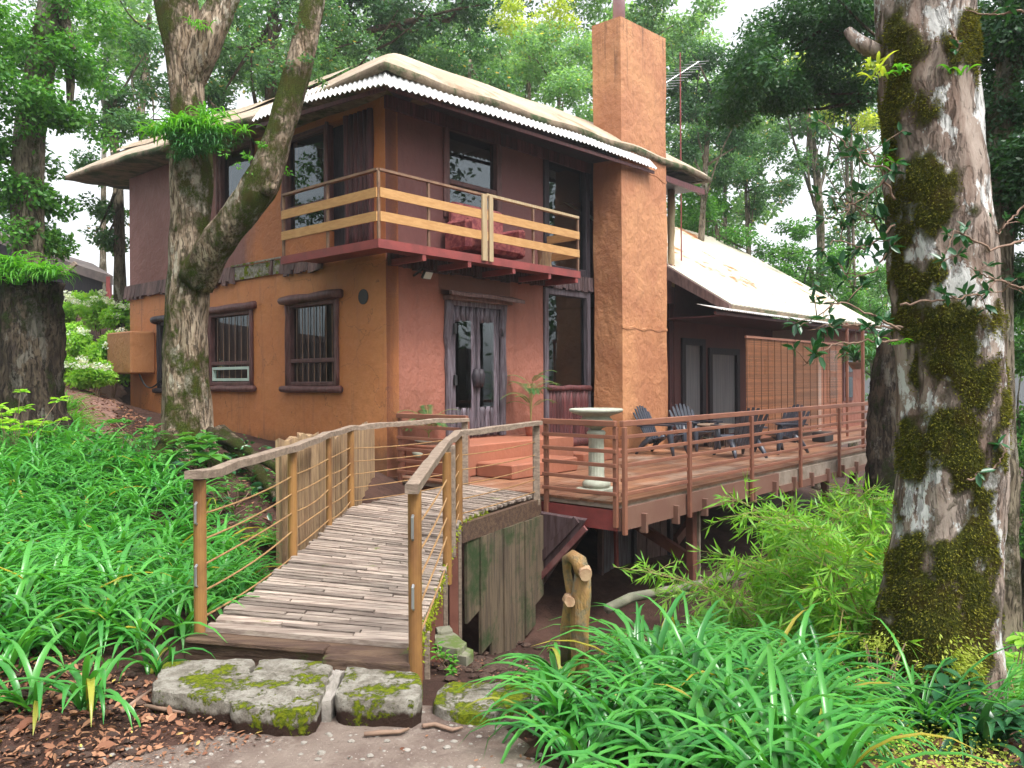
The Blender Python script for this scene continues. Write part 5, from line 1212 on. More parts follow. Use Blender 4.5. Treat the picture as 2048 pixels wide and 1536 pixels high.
b, Q = bigtrunk([(378, 1000), (375, 850), (372, 700), (378, 560), (380, 430), (383, 330), (375, 200), (368, 100), (345, -60)], [11]*9, [.35, .30, .285, .28, .26, .29, .215, .24, .30], flare=-1.1, seed=1)
b.build('trunk', M['bark_left'], lt, smooth=True)
b, Q = bigtrunk([(395, 560), (430, 490), (480, 430), (525, 370), (550, 290), (575, 210), (605, 110), (625, 10), (640, -60)], [10.9, 10.6, 10.4, 10.3, 10.3, 10.3, 10.4, 10.5, 10.6], [.25, .22, .215, .24, .165, .17, .16, .145, .14], n=28, seed=2)
b.build('fork_limb', M['bark_left'], lt, smooth=True)
b, Q = bigtrunk([(372, 170), (410, 90), (445, 0), (470, -60)], [11, 10.95, 11.1, 11.3], [.2, .22, .2, .2], n=26, seed=3); b.build('fork_limb', M['bark_left'], lt, smooth=True)
b = MB(); b.tube([at(528, 380, 10.25), at(540, 376, 10.15), at(548, 372, 10.1)], [.11, .09, .04], 12, wob=.12, seed=5); b.build('burl', M['bark_left'], lt, smooth=True)
for kx, (pp) in enumerate((([(440, 850), (485, 905), (530, 960), (575, 1000)], .16), ([(400, 900), (440, 950), (500, 985)], .15), ([(350, 860), (318, 905), (290, 930)], .15), ([(420, 830), (470, 880), (560, 905), (600, 930)], .10))):
    P_ = []
    for (x, y), Y in zip(pp[0], (10.8, 10.3, 9.8, 9.3)):
        q = at(x, y, Y); q[2] = max(G(q[0], q[1])+.02, min(q[2], G(q[0], q[1])+.35)) ; P_.append(q)
    P_[-1][2] -= .12
    b = MB(); t = np.linspace(0, 1, 12); P_ = np.array(P_); Q = np.stack([np.interp(t*(len(P_)-1), range(len(P_)), P_[:, i]) for i in range(3)], 1); b.tube(Q, np.linspace(pp[1]*.8, pp[1]*.3, 12), 10, wob=.12, seed=kx); b.build('root', M['root'], lt, smooth=True)
# twig foliage on the fork
V, C_ = crown_from_px([(560, 110, 30, -.2), (600, 70, 26, 0), (530, 80, 24, 0), (580, 140, 18, 0), (625, 130, 18, 0)], 10.4, .06, .55, k=7, minr=.06); quadmesh('twig_leaves', V, 4, M['lf_mid'], lt)

def straps(bases, nl, L, W, mat, name, parent=None, label=None, cat=None, group=None, kind=None, droop=1.0, up0=1.15, seg=6, spread=1.0, seed=0, world=True, fold=.25, cone=None):
    """clumps of arching strap leaves; V section of 3 points across"""
    r_ = np.random.default_rng(seed); blocks = []
    for bs in bases:
        n = int(nl*r_.uniform(.8, 1.2)); az = r_.uniform(0, 2*math.pi, n)+0; inc = up0*r_.uniform(.55, 1.08, n); sc = r_.uniform(.75, 1.2)
        Ls = L*sc*r_.uniform(.6, 1.15, n); dr = droop*r_.uniform(.7, 1.4, n); Ws = W*r_.uniform(.75, 1.15, n)
        off = r_.normal(0, .03, (n, 2))
        # integrate arc
        t = np.linspace(0, 1, seg+1); ang = inc[:, None]-(dr[:, None]*1.9)*(t[None]**1.5)
        ds = Ls[:, None]/seg; cx = np.concatenate([np.zeros((n, 1)), np.cumsum(np.cos(ang[:, :-1])*ds, 1)], 1); cz = np.concatenate([np.zeros((n, 1)), np.cumsum(np.sin(ang[:, :-1])*ds, 1)], 1)
        tw = r_.normal(0, .25, n)[:, None]*t[None]; A = az[:, None]+tw*.6
        x = bs[0]+off[:, :1]+np.cos(A)*cx; y = bs[1]+off[:, 1:]+np.sin(A)*cx; z = bs[2]+cz
        wv = Ws[:, None]*np.sin(np.clip(t*.93+.12, 0, 1)*math.pi)**.55; wv[:, -1] = Ws*.05; wv[:, 0] = Ws*.55
        sx, sy = -np.sin(A), np.cos(A)
        nz = np.cos(ang); nx_ = -np.sin(ang)*np.cos(A); ny_ = -np.sin(ang)*np.sin(A)
        c = np.stack([x, y, z], 2); s_ = np.stack([sx, sy, np.zeros_like(sx)], 2); nn = np.stack([nx_, ny_, nz], 2)
        l_ = c+s_*(wv[..., None]/2)+nn*(wv[..., None]*fold); r2 = c-s_*(wv[..., None]/2)+nn*(wv[..., None]*fold)
        blocks.append(np.stack([l_, c, r2], 2).reshape(n, -1, 3))
    V = np.concatenate(blocks); q = []
    for i in range(seg):
        for j in range(2): a = i*3+j; q.append([a, a+1, a+4, a+3])
    return quadmesh(name, V, (seg+1)*3, M[mat], parent, q, smooth=True, label=label, cat=cat, group=group, kind=kind)
def ring_ferns(cx, cy, Y, n, spread_px, L, name, mat, parent, W=.02, seed=0, nl=12):
    r_ = np.random.default_rng(seed); bs = []
    for _ in range(n): bs.append(at(cx+r_.normal(0, spread_px), cy+r_.normal(0, spread_px*.35), Y+r_.uniform(-.15, .1)))
    return straps(bs, nl, L, W, mat, name, parent, droop=1.25, up0=1.0, seed=seed)
ring_ferns(385, 262, 10.6, 32, 30, .36, 'fern_collar', 'fern', lt, .028, 3, 14)
ring_ferns(395, 300, 10.55, 34, 30, .30, 'fern_collar', 'palm', lt, .02, 4, 12)
ring_ferns(395, 55, 10.7, 4, 12, .2, 'fern_collar', 'fern', lt, .018, 5, 8)
V, C_ = crown_from_px([(510, 315, 14, 0), (535, 305, 12, 0), (500, 345, 10, 0), (425, 235, 14, .2)], 10.2, .05, .6, k=6, minr=.05); quadmesh('small_ferns', V, 4, M['fern'], lt)

# ------------------------------------------------------------------ big right trunk
rb = at(1868, 1420, 5.1); rb[2] = G(rb[0], rb[1])
rt = thing('tree', rb, 'massive mottled grey and moss-covered trunk in the right foreground', 'tree', GT)
b, Q = bigtrunk([(1868, 1470), (1868, 1400), (1872, 1250), (1895, 1050), (1905, 900), (1900, 700), (1885, 500), (1868, 300), (1852, 150), (1845, 0), (1838, -70)], [5.1]*11, [.39, .37, .35, .315, .31, .31, .31, .285, .28, .28, .28], n=72, res=.045, flare=-.35, seed=7, ramp_=.045)
trk = b.build('trunk', M['bark_big'], rt, smooth=True)
from mathutils import noise as mno
MZ = [(1800,70,35,60),(1790,210,30,70),(1780,300,16,60),(1845,215,28,30),(1930,90,40,60),(1845,395,68,60),(1800,470,30,40),(1810,560,28,60),(1870,540,22,22),(1900,640,95,48),(1820,650,32,44),(1900,720,60,40),(1960,780,55,55),(1920,850,75,62),(1830,900,36,60),(1930,930,60,55),(1825,725,15,34),(1960,1060,34,100),(1820,1150,55,100),(1800,1270,55,75),(1880,1260,78,85),(1900,1340,75,42),(1945,1190,42,80),(1890,1120,34,44)]
LZ = [(1880,35,36,40),(1800,180,14,60),(1905,235,50,70),(1800,385,26,45),(1870,340,38,28),(1960,330,26,90),(1840,520,34,40),(1850,765,44,55),(1845,945,60,60),(1885,1030,54,44),(1975,1000,16,120),(1930,560,40,30),(1900,1180,20,40),(1870,1370,60,25)]
def pxof(p):
    a = p[0]/p[1]; b_ = (p[2]-EYE)/p[1]; return 1024+(a*_c-b_*_s)*FPX, 758-(a*_s+b_*_c)*FPX
def zone(p, Z):
    x, y = pxof(p); f = 0
    for (cx, cy, rx, ry) in Z: f = max(f, 1.15-.62*math.sqrt(((x-cx)/rx)**2+((y-cy)/ry)**2))
    return max(0, f)
def mossf(p):
    q = Vector((p[0]*4.5, p[1]*4.5, p[2]*3.4)); w_ = .05; p2 = p+np.array([mno.noise(q*1.3), 0, mno.noise(q*1.3+Vector((7, 3, 1)))])*w_*1.6
    return zone(p2, MZ)*.88+.42*mno.fractal(q*1.6, .8, 2.1, 5)+.02
ro = world_origin(rt); me_ = trk.data; am = me_.attributes.new('moss', 'FLOAT', 'POINT'); al = me_.attributes.new('lichen', 'FLOAT', 'POINT'); ax_ = Q
cq = np.array(Q)
for i_, v_ in enumerate(me_.vertices):
    p = np.array(v_.co)+ro; mval = min(1, max(0, mossf(p))); am.data[i_].value = mval; al.data[i_].value = min(1, zone(p, LZ))
    c_ = cq[min(len(cq)-1, i_//72)]; d_ = nrm(p-c_); bumpy = .030*max(0, mval-.40)+.008*mno.fractal(Vector(p*9), 1, 2, 3); v_.co = Vector(np.array(v_.co)+d_*bumpy)
# thick moss tufts on the trunk surface
def moss_on(cx, cy, rx, ry, n, Y, mat='mossclump', sz=.015, cxt=1885, rt_px=105):
    r_ = np.random.default_rng(int(cx)); x = cx+r_.normal(0, rx, n); y = cy+r_.normal(0, ry, n); off = np.clip((x-cxt)/rt_px, -.98, .98); R_ = rt_px/FPX*Y
    P_ = np.array([at(a, b_, Y-R_*math.sqrt(1-o*o)) for a, b_, o in zip(x, y, off)]); out = np.stack([off, -np.sqrt(1-off**2), np.zeros(n)], 1)
    D = nrm(out+rdir(n)*.7-UP*.5); s_ = sz*r_.uniform(.6, 1.6, n); return rhombs(P_, D, rdir(n), s_, s_*.35)
r_ = np.random.default_rng(5); vs_ = np.array([v_.co for v_ in me_.vertices])+ro; mvv = np.array([a_.value for a_ in am.data]); fr = np.where((mvv > .5) & (vs_[:, 1] < 5.2))[0]
pk = r_.choice(fr, 26000); P_ = vs_[pk]+r_.normal(0, .018, (26000, 3)); cc_ = cq[np.minimum(len(cq)-1, pk//72)]; od = nrm((P_-cc_)*np.array([1, 1, 0])); P_ = cc_*np.array([1, 1, 0])+np.array([0, 0, 1])*P_+od*(np.linalg.norm((vs_[pk]-cc_)[:, :2], axis=1)[:, None]-.003)
s_ = .016*r_.uniform(.6, 1.7, 26000); mv = rhombs(P_, nrm(od+r_.normal(0, .6, (26000, 3))-UP*.4), rdir(26000), s_, s_*.3)
quadmesh('moss', mv, 4, M['mossclump'], rt)
mv = np.concatenate([moss_on(1930, 1330, 25, 25, 900, 4.98, sz=.022, cxt=1870, rt_px=125), moss_on(1760, 1290, 18, 14, 250, 4.98, sz=.022, cxt=1870, rt_px=125)])
quadmesh('creeper_leaves', mv, 4, M['moss_leaf'], rt)
# bromeliads
for i, (x, y, Y, L) in enumerate(((1752, 158, 5.0, .17), (1745, 135, 5.05, .12), (1800, 148, 4.8, .10), (1910, 150, 4.82, .14), (1768, 335, 4.95, .10), (1790, 690, 4.95, .09))):
    straps([at(x, y, Y)], 12, L, .022, 'lf_yellow' if i < 2 else 'fern', 'bromeliad', rt, up0=1.1, droop=.9, seed=30+i)
# a side branch stub upper left
b = MB(); b.tube([at(1770, 112, 5.1), at(1735, 95, 5.1), at(1712, 80, 5.15), at(1695, 62, 5.2)], [.045, .05, .04, .03], 10, wob=.1); b.build('branch', M['bark_big'], rt, smooth=True)
# leafy branches crossing in front
def leafy_branch(pts, Y, parent, L=.085, seed=0, dens=9, mat='broad_dark', W=.42, rad=.008, side=.10):
    r_ = np.random.default_rng(seed); P_ = np.array([at(x, y, Y+(z if len(q) > 2 else 0)) for q in pts for x, y, z in [(q[0], q[1], q[2] if len(q) > 2 else 0)]])
    s_ = np.concatenate([[0], np.cumsum(np.linalg.norm(np.diff(P_, axis=0), axis=1))]); n = 24; ss = np.linspace(0, s_[-1], n); Q = np.stack([np.interp(ss, s_, P_[:, i]) for i in range(3)], 1)
    Q[1:] += r_.normal(0, .006, (n-1, 3)); b = MB(); b.tube(Q, np.linspace(rad, rad*.35, n), 6); LP, LD, LN, LL = [], [], [], []
    k = int(s_[-1]*dens)
    for j in range(k):
        i = int(r_.integers(n//5, n)); tip = Q[i]+r_.normal(0, side, 3)*np.array([1, 1, .8])+UP*.02; b.tube([Q[i], (Q[i]+tip)/2+UP*.01, tip], [rad*.5, rad*.35, rad*.25], 5)
        m = int(r_.integers(4, 8)); ax = nrm(tip-Q[i])
        for q in range(m):
            LP.append(tip-ax*r_.uniform(0, .03)); LD.append(nrm(ax*.5+r_.normal(0, .8, 3)+UP*-.05)); LN.append(nrm(UP+r_.normal(0, .35, 3))); LL.append(L*r_.uniform(.6, 1.2))
    tw = b.build('branch', M['twig'], parent, smooth=True); LL = np.array(LL)
    quadmesh('leaves', leaf6(np.array(LP), np.array(LD), np.array(LN), LL, LL*W), 6, M[mat], tw, Q6)
for i, (pp, Y, sd_) in enumerate((([(1800, 660), (1740, 630), (1680, 600), (1600, 655)], 4.7, .07), ([(1805, 655), (1740, 655), (1690, 650), (1620, 660)], 4.75, .06), ([(1795, 680), (1720, 685), (1660, 690), (1610, 735)], 4.7, .05),
        ([(1790, 340), (1730, 330), (1670, 270), (1640, 240)], 4.9, .08), ([(1795, 330), (1740, 390), (1690, 420), (1655, 440)], 5.0, .09), ([(1790, 450), (1730, 500), (1680, 480), (1640, 500)], 5.0, .09), ([(1790, 480), (1750, 540), (1700, 560), (1670, 520)], 5.0, .08), ([(1790, 400), (1740, 300), (1700, 310)], 5.0, .08), ([(1785, 430), (1735, 445), (1700, 400)], 5.1, .09), ([(1790, 520), (1740, 430), (1665, 380)], 5.15, .09),
        ([(1800, 610), (1880, 600), (1960, 590), (2050, 570)], 4.6, .05), ([(2050, 480), (1980, 500), (1910, 460), (1880, 540)], 4.55, .05), ([(2060, 580), (1990, 560), (1930, 530)], 4.6, .05), ([(1935, 960), (1990, 935), (2010, 900)], 4.7, .03), ([(2060, 400), (1990, 470), (1960, 430)], 4.9, .07), ([(1900, 60), (1920, 90), (1915, 105)], 4.75, .02), ([(2060, 20), (1980, 30), (1925, 20)], 4.8, .05))):
    leafy_branch(pp, Y, rt, seed=60+i, side=sd_, dens=13 if i < 10 else 10, L=.075 if i >= 10 else .085)

# ------------------------------------------------------------------ dark hollow stump by the verandah end
p0 = at(1775, 930, 14); b, Q = bigtrunk([(1775, 1010), (1775, 900), (1778, 760), (1785, 690), (1790, 668)], [14]*5, [.36, .35, .30, .26, .25], n=30, seed=12, ramp_=.12)
b.build('dead_trunk', M['stump'], None, 'tall dark dead trunk at the end of the deck railing', smooth=True, cat='tree trunk')
# left mossy stump with ferns
sp = at(55, 800, 12.5); sp[2] = G(sp[0], sp[1]); stp = thing('stump', sp, 'broad dark tree stump crowned with bright ferns at the left edge', 'stump')
b, Q = bigtrunk([(50, 900), (52, 800), (58, 700), (62, 600), (66, 560)], [12.5]*5, [.66, .50, .44, .42, .44], n=40, seed=13, flare=-.6, ramp_=.12); b.build('trunk', M['stump'], stp, smooth=True)
ring_ferns(30, 550, 12.2, 26, 30, .42, 'fern_top', 'fern', stp, .03, 8, 12); ring_ferns(95, 555, 12.2, 20, 16, .42, 'fern_top', 'fern', stp, .03, 9, 12)

# ------------------------------------------------------------------ agapanthus beds
def scatter(poly_, dens, seed, jitter=.5):
    r_ = np.random.default_rng(seed); poly_ = np.array(poly_); mn, mx_ = poly_.min(0), poly_.max(0); st = 1/math.sqrt(dens); out = []
    y = mn[1]
    while y < mx_[1]:
        x = mn[0]+(st/2 if int((y-mn[1])/st) % 2 else 0)
        while x < mx_[0]:
            q = (x+r_.uniform(-1, 1)*st*jitter, y+r_.uniform(-1, 1)*st*jitter); ins = False; j = len(poly_)-1
            for i in range(len(poly_)):
                a, c = poly_[i], poly_[j]
                if (a[1] > q[1]) != (c[1] > q[1]) and q[0] < (c[0]-a[0])*(q[1]-a[1])/(c[1]-a[1])+a[0]: ins = not ins
                j = i
            if ins: out.append(q)
            x += st
        y += st
    out = np.array(out); return np.concatenate([out, gz(out[:, 0], out[:, 1])[:, None]], 1)
LB = scatter([(-3.6, 4.0), (-2.75, 4.2), (-2.1, 4.85), (-2.1, 5.6), (-2.15, 7.0), (-2.6, 7.8), (-3.2, 8.4), (-4.0, 9.6), (-5.2, 10.6), (-6.2, 12.0), (-8.2, 12.6), (-9.5, 11), (-6, 5.2), (-4.2, 4.6)], 13, 1)
straps(LB, 19, .64, .035, 'agap', 'strap_leaf_bed', label='dense bed of strap-leaved green plants covering the left bank', cat='ground cover', kind='stuff', seed=1, droop=1.05)
RB = scatter([(.7, 3.0), (1.05, 2.6), (1.3, 3.2), (1.65, 4.2), (2.0, 5.0), (1.85, 5.7), (1.2, 5.6), (.75, 5.3), (.62, 4.6)], 17, 2)
RC = scatter([(.22, 3.0), (.7, 2.9), (.6, 4.3), (.22, 4.1), (.18, 3.5)], 15, 3)
straps(RC, 22, .56, .030, 'agap_near', 'strap_leaf_bed', label='lower fringe of strap-leaved plants spilling toward the sandy path', cat='ground cover', kind='stuff', seed=3, droop=1.15, seg=7)
straps(RB, 26, .72, .034, 'agap_near', 'strap_leaf_bed', up0=1.28, label='dense glossy bed of strap-leaved plants filling the right foreground', cat='ground cover', kind='stuff', seed=2, droop=1.1, seg=7)
gA = 'single strap-leaved plants at the edges of the beds'
for i, (x, y, L, n, lab) in enumerate(((55, 1395, .50, 16, 'strap-leaved plant at the far left edge, above the leaf litter'), (170, 1380, .50, 18, 'strap-leaved plant drooping over the bank left of the mossy slabs'), (315, 1310, .46, 16, 'strap-leaved plant just left of the first bridge post'), (70, 1290, .52, 18, 'strap-leaved plant behind the one at the left edge'), (210, 1250, .5, 16, 'upright strap-leaved plant in the gap at the front of the left bed'),
        (1105, 1500, .50, 18, 'strap-leaved plant spilling over the sandy path, front left of the right bed'), (1120, 1400, .52, 20, 'strap-leaved plant arching over the flat mossy slab'), (1190, 1490, .5, 18, 'strap-leaved plant at the bottom edge below the yellow post'), (1330, 1530, .5, 18, 'strap-leaved plant at the bottom middle of the right bed'), (1125, 1330, .5, 18, 'strap-leaved plant left of the yellow log post'))):
    z = .05 if i < 5 else -.16; p = onz(x, y, z); p[2] = G(p[0], p[1])
    straps([p], n, L, .034, 'agap_near', 'strap_leaf_plant', None, lab, 'plant', gA, seed=90+i, droop=1.05, seg=8)

# long grasses at the lower right
for i, (x, y, z, L, mt, lab) in enumerate(((1760, 1440, -.42, .55, 'agap', 'long-bladed grass tuft at the foot of the big mottled trunk'), (1880, 1500, -.4, .6, 'agap', 'spreading grass tuft in the bottom right corner'), (1700, 1510, -.3, .4, 'fern', 'short yellowish grass tuft beside the mossy bank'), (1985, 1470, -.5, .6, 'agap', 'grass tuft at the right edge beside the trunk'), (1960, 1520, -.4, .4, 'broad_dark', 'dark broad-bladed plant in the bottom right corner'), (1860, 1470, -.4, .35, 'broad_dark', 'dark glossy plant in front of the big trunk'))):
    p = onz(x, y, z); p[2] = G(p[0], p[1]); straps([p, p+V3(.1, .05, 0), p+V3(-.1, .03, 0)], 16, L, .018 if i < 4 else .05, mt, 'grass_tuft', None, lab, 'grass tuft', 'grass tufts below the big trunk', seed=120+i, droop=.85)

# ------------------------------------------------------------------ bamboo, ferns, broad-leaved plants
def bamboo(px_, py_, Y, h, lean, label, seed, n=7, leafL=.15):
    r_ = np.random.default_rng(seed); p = at(px_, py_, Y); p[2] = G(p[0], p[1]); t = thing('bamboo', p, label, 'bamboo', 'bamboo clumps beside the deck'); b = MB(); LP, LD, LN, LL = [], [], [], []
    for k in range(n):
        h_ = h*r_.uniform(.7, 1.1); az = r_.uniform(-.9, .9)+(math.pi if lean < 0 else 0); out = abs(lean)*r_.uniform(.5, 1.3); s_ = np.linspace(0, 1, 16)
        bs = p+V3(r_.normal(0, .15), r_.normal(0, .15), 0); Q = np.stack([bs[0]+math.cos(az)*out*s_**1.8, bs[1]+math.sin(az)*out*s_**1.8*.6, bs[2]+h_*(s_-.22*s_**3)], 1); b.tube(Q, np.linspace(.012, .003, 16), 6)
        for j in range(int(16*h_)):
            i = int(r_.integers(4, 16)); dr = nrm(V3(r_.normal(), r_.normal(), r_.normal()*.4+.1)); L_ = r_.uniform(.12, .4); tip = Q[i]+dr*L_-UP*L_*.15; b.tube([Q[i], (Q[i]+tip)/2+UP*.015, tip], [.003, .0025, .0015], 4)
            for f in np.linspace(.3, 1, 5):
                for q in range(3): LP.append(Q[i]*(1-f)+tip*f); LD.append(nrm(dr*.8+r_.normal(0, .55, 3)-UP*.35)); LN.append(nrm(UP+r_.normal(0, .5, 3))); LL.append(leafL*r_.uniform(.6, 1.3))
    b.build('stems', M['culm'], t); LL = np.array(LL); quadmesh('leaves', rhombs(np.array(LP), np.array(LD), np.array(LN), LL, LL*.13), 4, M['bamboo'], t)
    return t
for i, (x, y, Y, h, ln, nn, lab) in enumerate(((1600, 1250, 7.4, 1.35, -1.3, 3, 'bamboo clump arching left across the deck supports'), (1680, 1230, 7.0, 1.7, -.7, 5, 'tall feathery bamboo clump below the dead trunk'), (1740, 1200, 7.6, 1.9, -.3, 8, 'bamboo clump close against the left side of the big mottled trunk'), (1560, 1300, 6.4, .9, -.5, 4, 'low bamboo clump behind the strap-leaf bed'), (1660, 1350, 5.9, 1.2, -.2, 6, 'yellowish bamboo clump between the bed and the big trunk'), (1720, 1420, 5.4, 1.0, -.2, 7, 'short thin bamboo sprouting at the left foot of the big trunk'), (1780, 1200, 9.0, 2.0, -.5, 8, 'bamboo in the background beside the verandah end'), (1620, 1180, 9.0, 1.1, -.9, 3, 'bamboo spray reaching toward the middle deck posts'), (1700, 1330, 6.6, 1.5, -.8, 5, 'bright bamboo spray in the middle of the thicket'))):
    bamboo(x, y, Y, h, ln, lab, 200+i, nn)
def fernplant(p, label, seed, n=9, L=.6, mat='fern', name='fern', group='ground ferns', cat='fern'):
    r_ = np.random.default_rng(seed); t = thing(name, p, label, cat, group); b = MB(); LP, LD, LN, LL = [], [], [], []
    for k in range(n):
        az = 2*math.pi*k/n+r_.normal(0, .25); m = 22; s_ = np.linspace(0, 1, m); L_ = L*r_.uniform(.7, 1.15); up0 = r_.uniform(.7, 1.2); ang = up0-1.5*s_**1.3; ds = L_/m
        c = np.cumsum(np.cos(ang)*ds); z = np.cumsum(np.sin(ang)*ds); Q = np.stack([p[0]+math.cos(az)*c, p[1]+math.sin(az)*c, p[2]+z], 1); b.tube(Q, np.linspace(.005, .0015, m), 4)
        tg = nrm(np.gradient(Q, axis=0)); sd_ = V3(-math.sin(az), math.cos(az), 0); nn = np.cross(tg, sd_)
        for i in range(2, m):
            w_ = L_*.24*math.sin(min(1, s_[i]*1.1+.1)*math.pi)**.7+.01
            for sg_ in (-1, 1): LP.append(Q[i]); LD.append(nrm(sd_*sg_+tg[i]*.35-UP*.12)); LN.append(nn[i]); LL.append(w_)
    b.build('stalks', M['culm'], t); LL = np.array(LL); quadmesh('fronds', rhombs(np.array(LP), np.array(LD), np.array(LN), LL, np.full(len(LL), L*.045), 0), 4, M[mat], t); return t
for i, (x, y, Y, L, lab) in enumerate(((1400, 1250, 6.6, 1.0, 'large fern behind the right strap-leaf bed, below the log rail'), (1500, 1260, 6.3, 1.0, 'large fern right of the one below the log rail'), (1345, 1190, 7.6, .5, 'small upright fern at the corner of the concrete slab'), (1545, 1330, 6.0, .85, 'bluish fern at the back right of the strap-leaf bed'), (1995, 1330, 6.0, .6, 'light green fern right of the big trunk base'), (2030, 1230, 6.5, .7, 'tall light fern at the right edge'), (2020, 1130, 7.5, .7, 'fern in the shade behind the big trunk'), (540, 1040, 8.6, .4, 'small fern on the dark bank left of the bridge'), (2035, 1440, 5.0, .5, 'fern at the lower right edge'))):
    p = at(x, y, Y); p[2] = G(p[0], p[1])+.03; fernplant(p, lab, 300+i, L=L)
def broadplant(p, label, seed, h=.5, n=5, L=.12, mat='broad', group='broad-leaved plants', spread=.2, W=.5):
    r_ = np.random.default_rng(seed); t = thing('leafy_plant', p, label, 'plant', group); b = MB(); LP, LD, LN, LL = [], [], [], []
    for k in range(n):
        tip = p+V3(r_.normal(0, spread), r_.normal(0, spread), h*r_.uniform(.45, 1.1)); b.tube([p, (p+tip)/2+V3(r_.normal(0, .02), 0, 0), tip], [.006, .005, .004], 5)
        m = int(r_.integers(7, 11))
        for q in range(m): a = q*2.4+r_.random(); LP.append(tip-UP*.01*q*.5); LD.append(nrm(V3(math.cos(a), math.sin(a), r_.uniform(-.2, .5)))); LN.append(nrm(UP+V3(math.cos(a), math.sin(a), 0)*-.3)); LL.append(L*r_.uniform(.6, 1.15))
    b.build('stems', M['twig'], t); LL = np.array(LL); quadmesh('leaves', leaf6(np.array(LP), np.array(LD), np.array(LN), LL, LL*W), 6, M[mat], t, Q6); return t
for i, (x, y, Y, h, n, L, mt, sp_, lab) in enumerate(((300, 870, 10.4, .55, 12, .13, 'broad', .3, 'leafy shrub at the left foot of the big forked trunk'), (395, 930, 10.0, .5, 9, .15, 'broad', .25, 'leafy plant growing on the roots of the forked trunk'), (425, 900, 9.9, .5, 3, .26, 'broad', .14, 'plant with very large round leaves in front of the forked trunk'), (235, 880, 10.6, .35, 10, .12, 'agap', .35, 'low dark plant between the path and the forked trunk'), (20, 790, 10.5, .9, 12, .14, 'bush', .35, 'bright yellow-green shrub in front of the stump at the left edge'), (60, 830, 10.8, .6, 9, .13, 'bush', .3, 'small bright shrub sprouting at the stump base'), (120, 820, 11.2, .35, 12, .1, 'fern', .35, 'low tangled plants right of the stump base'), (95, 500, 14.5, .6, 8, .16, 'bush', .25, 'sprig of bright leaves growing on top of the stump'), (470, 960, 9.3, .3, 10, .07, 'broad', .3, 'small-leaved creeper on the bank behind the left handrail'), (420, 1010, 8.6, .25, 10, .07, 'broad', .3, 'tiny-leaved weeds beside the top of the left handrail'), (900, 1340, 5.1, .14, 6, .05, 'fern', .08, 'tiny weeds at the foot of the bridge leg'), (1905, 1450, 4.6, .3, 6, .12, 'broad_dark', .15, 'glossy dark-leaved plant at the base of the big trunk'), (1960, 1500, 4.3, .25, 8, .13, 'broad_dark', .2, 'low glossy plant in the bottom right corner'), (2020, 1380, 5.6, .4, 9, .12, 'bush', .25, 'yellow-green plant at the right edge'), (1690, 1490, 4.2, .3, 14, .03, 'moss_leaf', .16, 'pale tiny-leaved creeper mound left of the big trunk'), (1760, 1400, 4.7, .35, 14, .03, 'moss_leaf', .14, 'pale creeper growing up the left foot of the big trunk'))):
    p = at(x, y, Y); p[2] = G(p[0], p[1]) if i != 7 else p[2]-.4
    broadplant(p, lab, 400+i, h, n, L, mt, spread=sp_)
# hydrangea bushes
gh = 'hydrangea bushes on the slope'
HP = [(140, 625, 21), (200, 620, 20.5), (245, 640, 20), (160, 690, 18.5), (225, 700, 18), (130, 740, 17), (195, 750, 16.6), (255, 750, 19.5), (100, 640, 22.5), (280, 690, 21), (40, 620, 23)]
for i, (x, y, Y) in enumerate(HP):
    p = at(x, y, Y); c = p.copy(); g0 = G(p[0], p[1]); r_ = 45/FPX*Y; lab = ['white-flowered hydrangea below the shed wall', 'hydrangea with large white heads beside the slender trunk', 'hydrangea nearest the far house corner, upper row', 'hydrangea in the middle of the slope', 'hydrangea above the wall box', 'bright green hydrangea right of the stump', 'lowest hydrangea above the leafy track', 'hydrangea half behind the house corner, low down', 'hydrangea at the shed end, partly behind the stump', 'hydrangea hidden behind the upper house corner', 'hydrangea behind the stump at the far left'][i]
    t = thing('hydrangea', (p[0], p[1], g0), lab, 'bush', gh); cs, rs = subpuffs(c, r_, 9, .45); V = puff_leaves(cs, rs, 260*np.ones(9)*(rs/rs.mean())**2, .11, .6); quadmesh('foliage', V, 4, M['bush'], t)
    b = MB()
    for k in range(4): b.tube([V3(p[0], p[1], g0-.1), c+rdir(1)[0]*r_*.4], [.02, .01], 5)
    b.build('stems', M['twig'], t)
    for k in range(5 if i < 7 else 3):
        f = c+V3(rng.uniform(-.8, .8)*r_, -r_*rng.uniform(.5, .95), r_*rng.uniform(.1, .85)); V = puff_leaves([f], [.12], [70], .045, .9, flat=.6); quadmesh('flower_head', V, 4, M['flower'], t)
straps([V3(q[0], q[1], G(q[0], q[1])) for q in (at(140+random.uniform(-30, 30), 780, 13.5+random.uniform(-.8, 1.5)) for _ in range(14))], 22, .6, .02, 'fern', 'grass_patch', label='feathery grass patch between the stump and the leafy track', cat='grass', kind='stuff', seed=17)
straps([V3(q[0], q[1], G(q[0], q[1])) for q in (at(260+random.uniform(-60, 60), 870, 10.9+random.uniform(-.7, .7)) for _ in range(26))], 16, .36, .02, 'agap', 'grass_patch', label='dark low grassy plants left of the forked trunk', cat='grass', kind='stuff', seed=18)

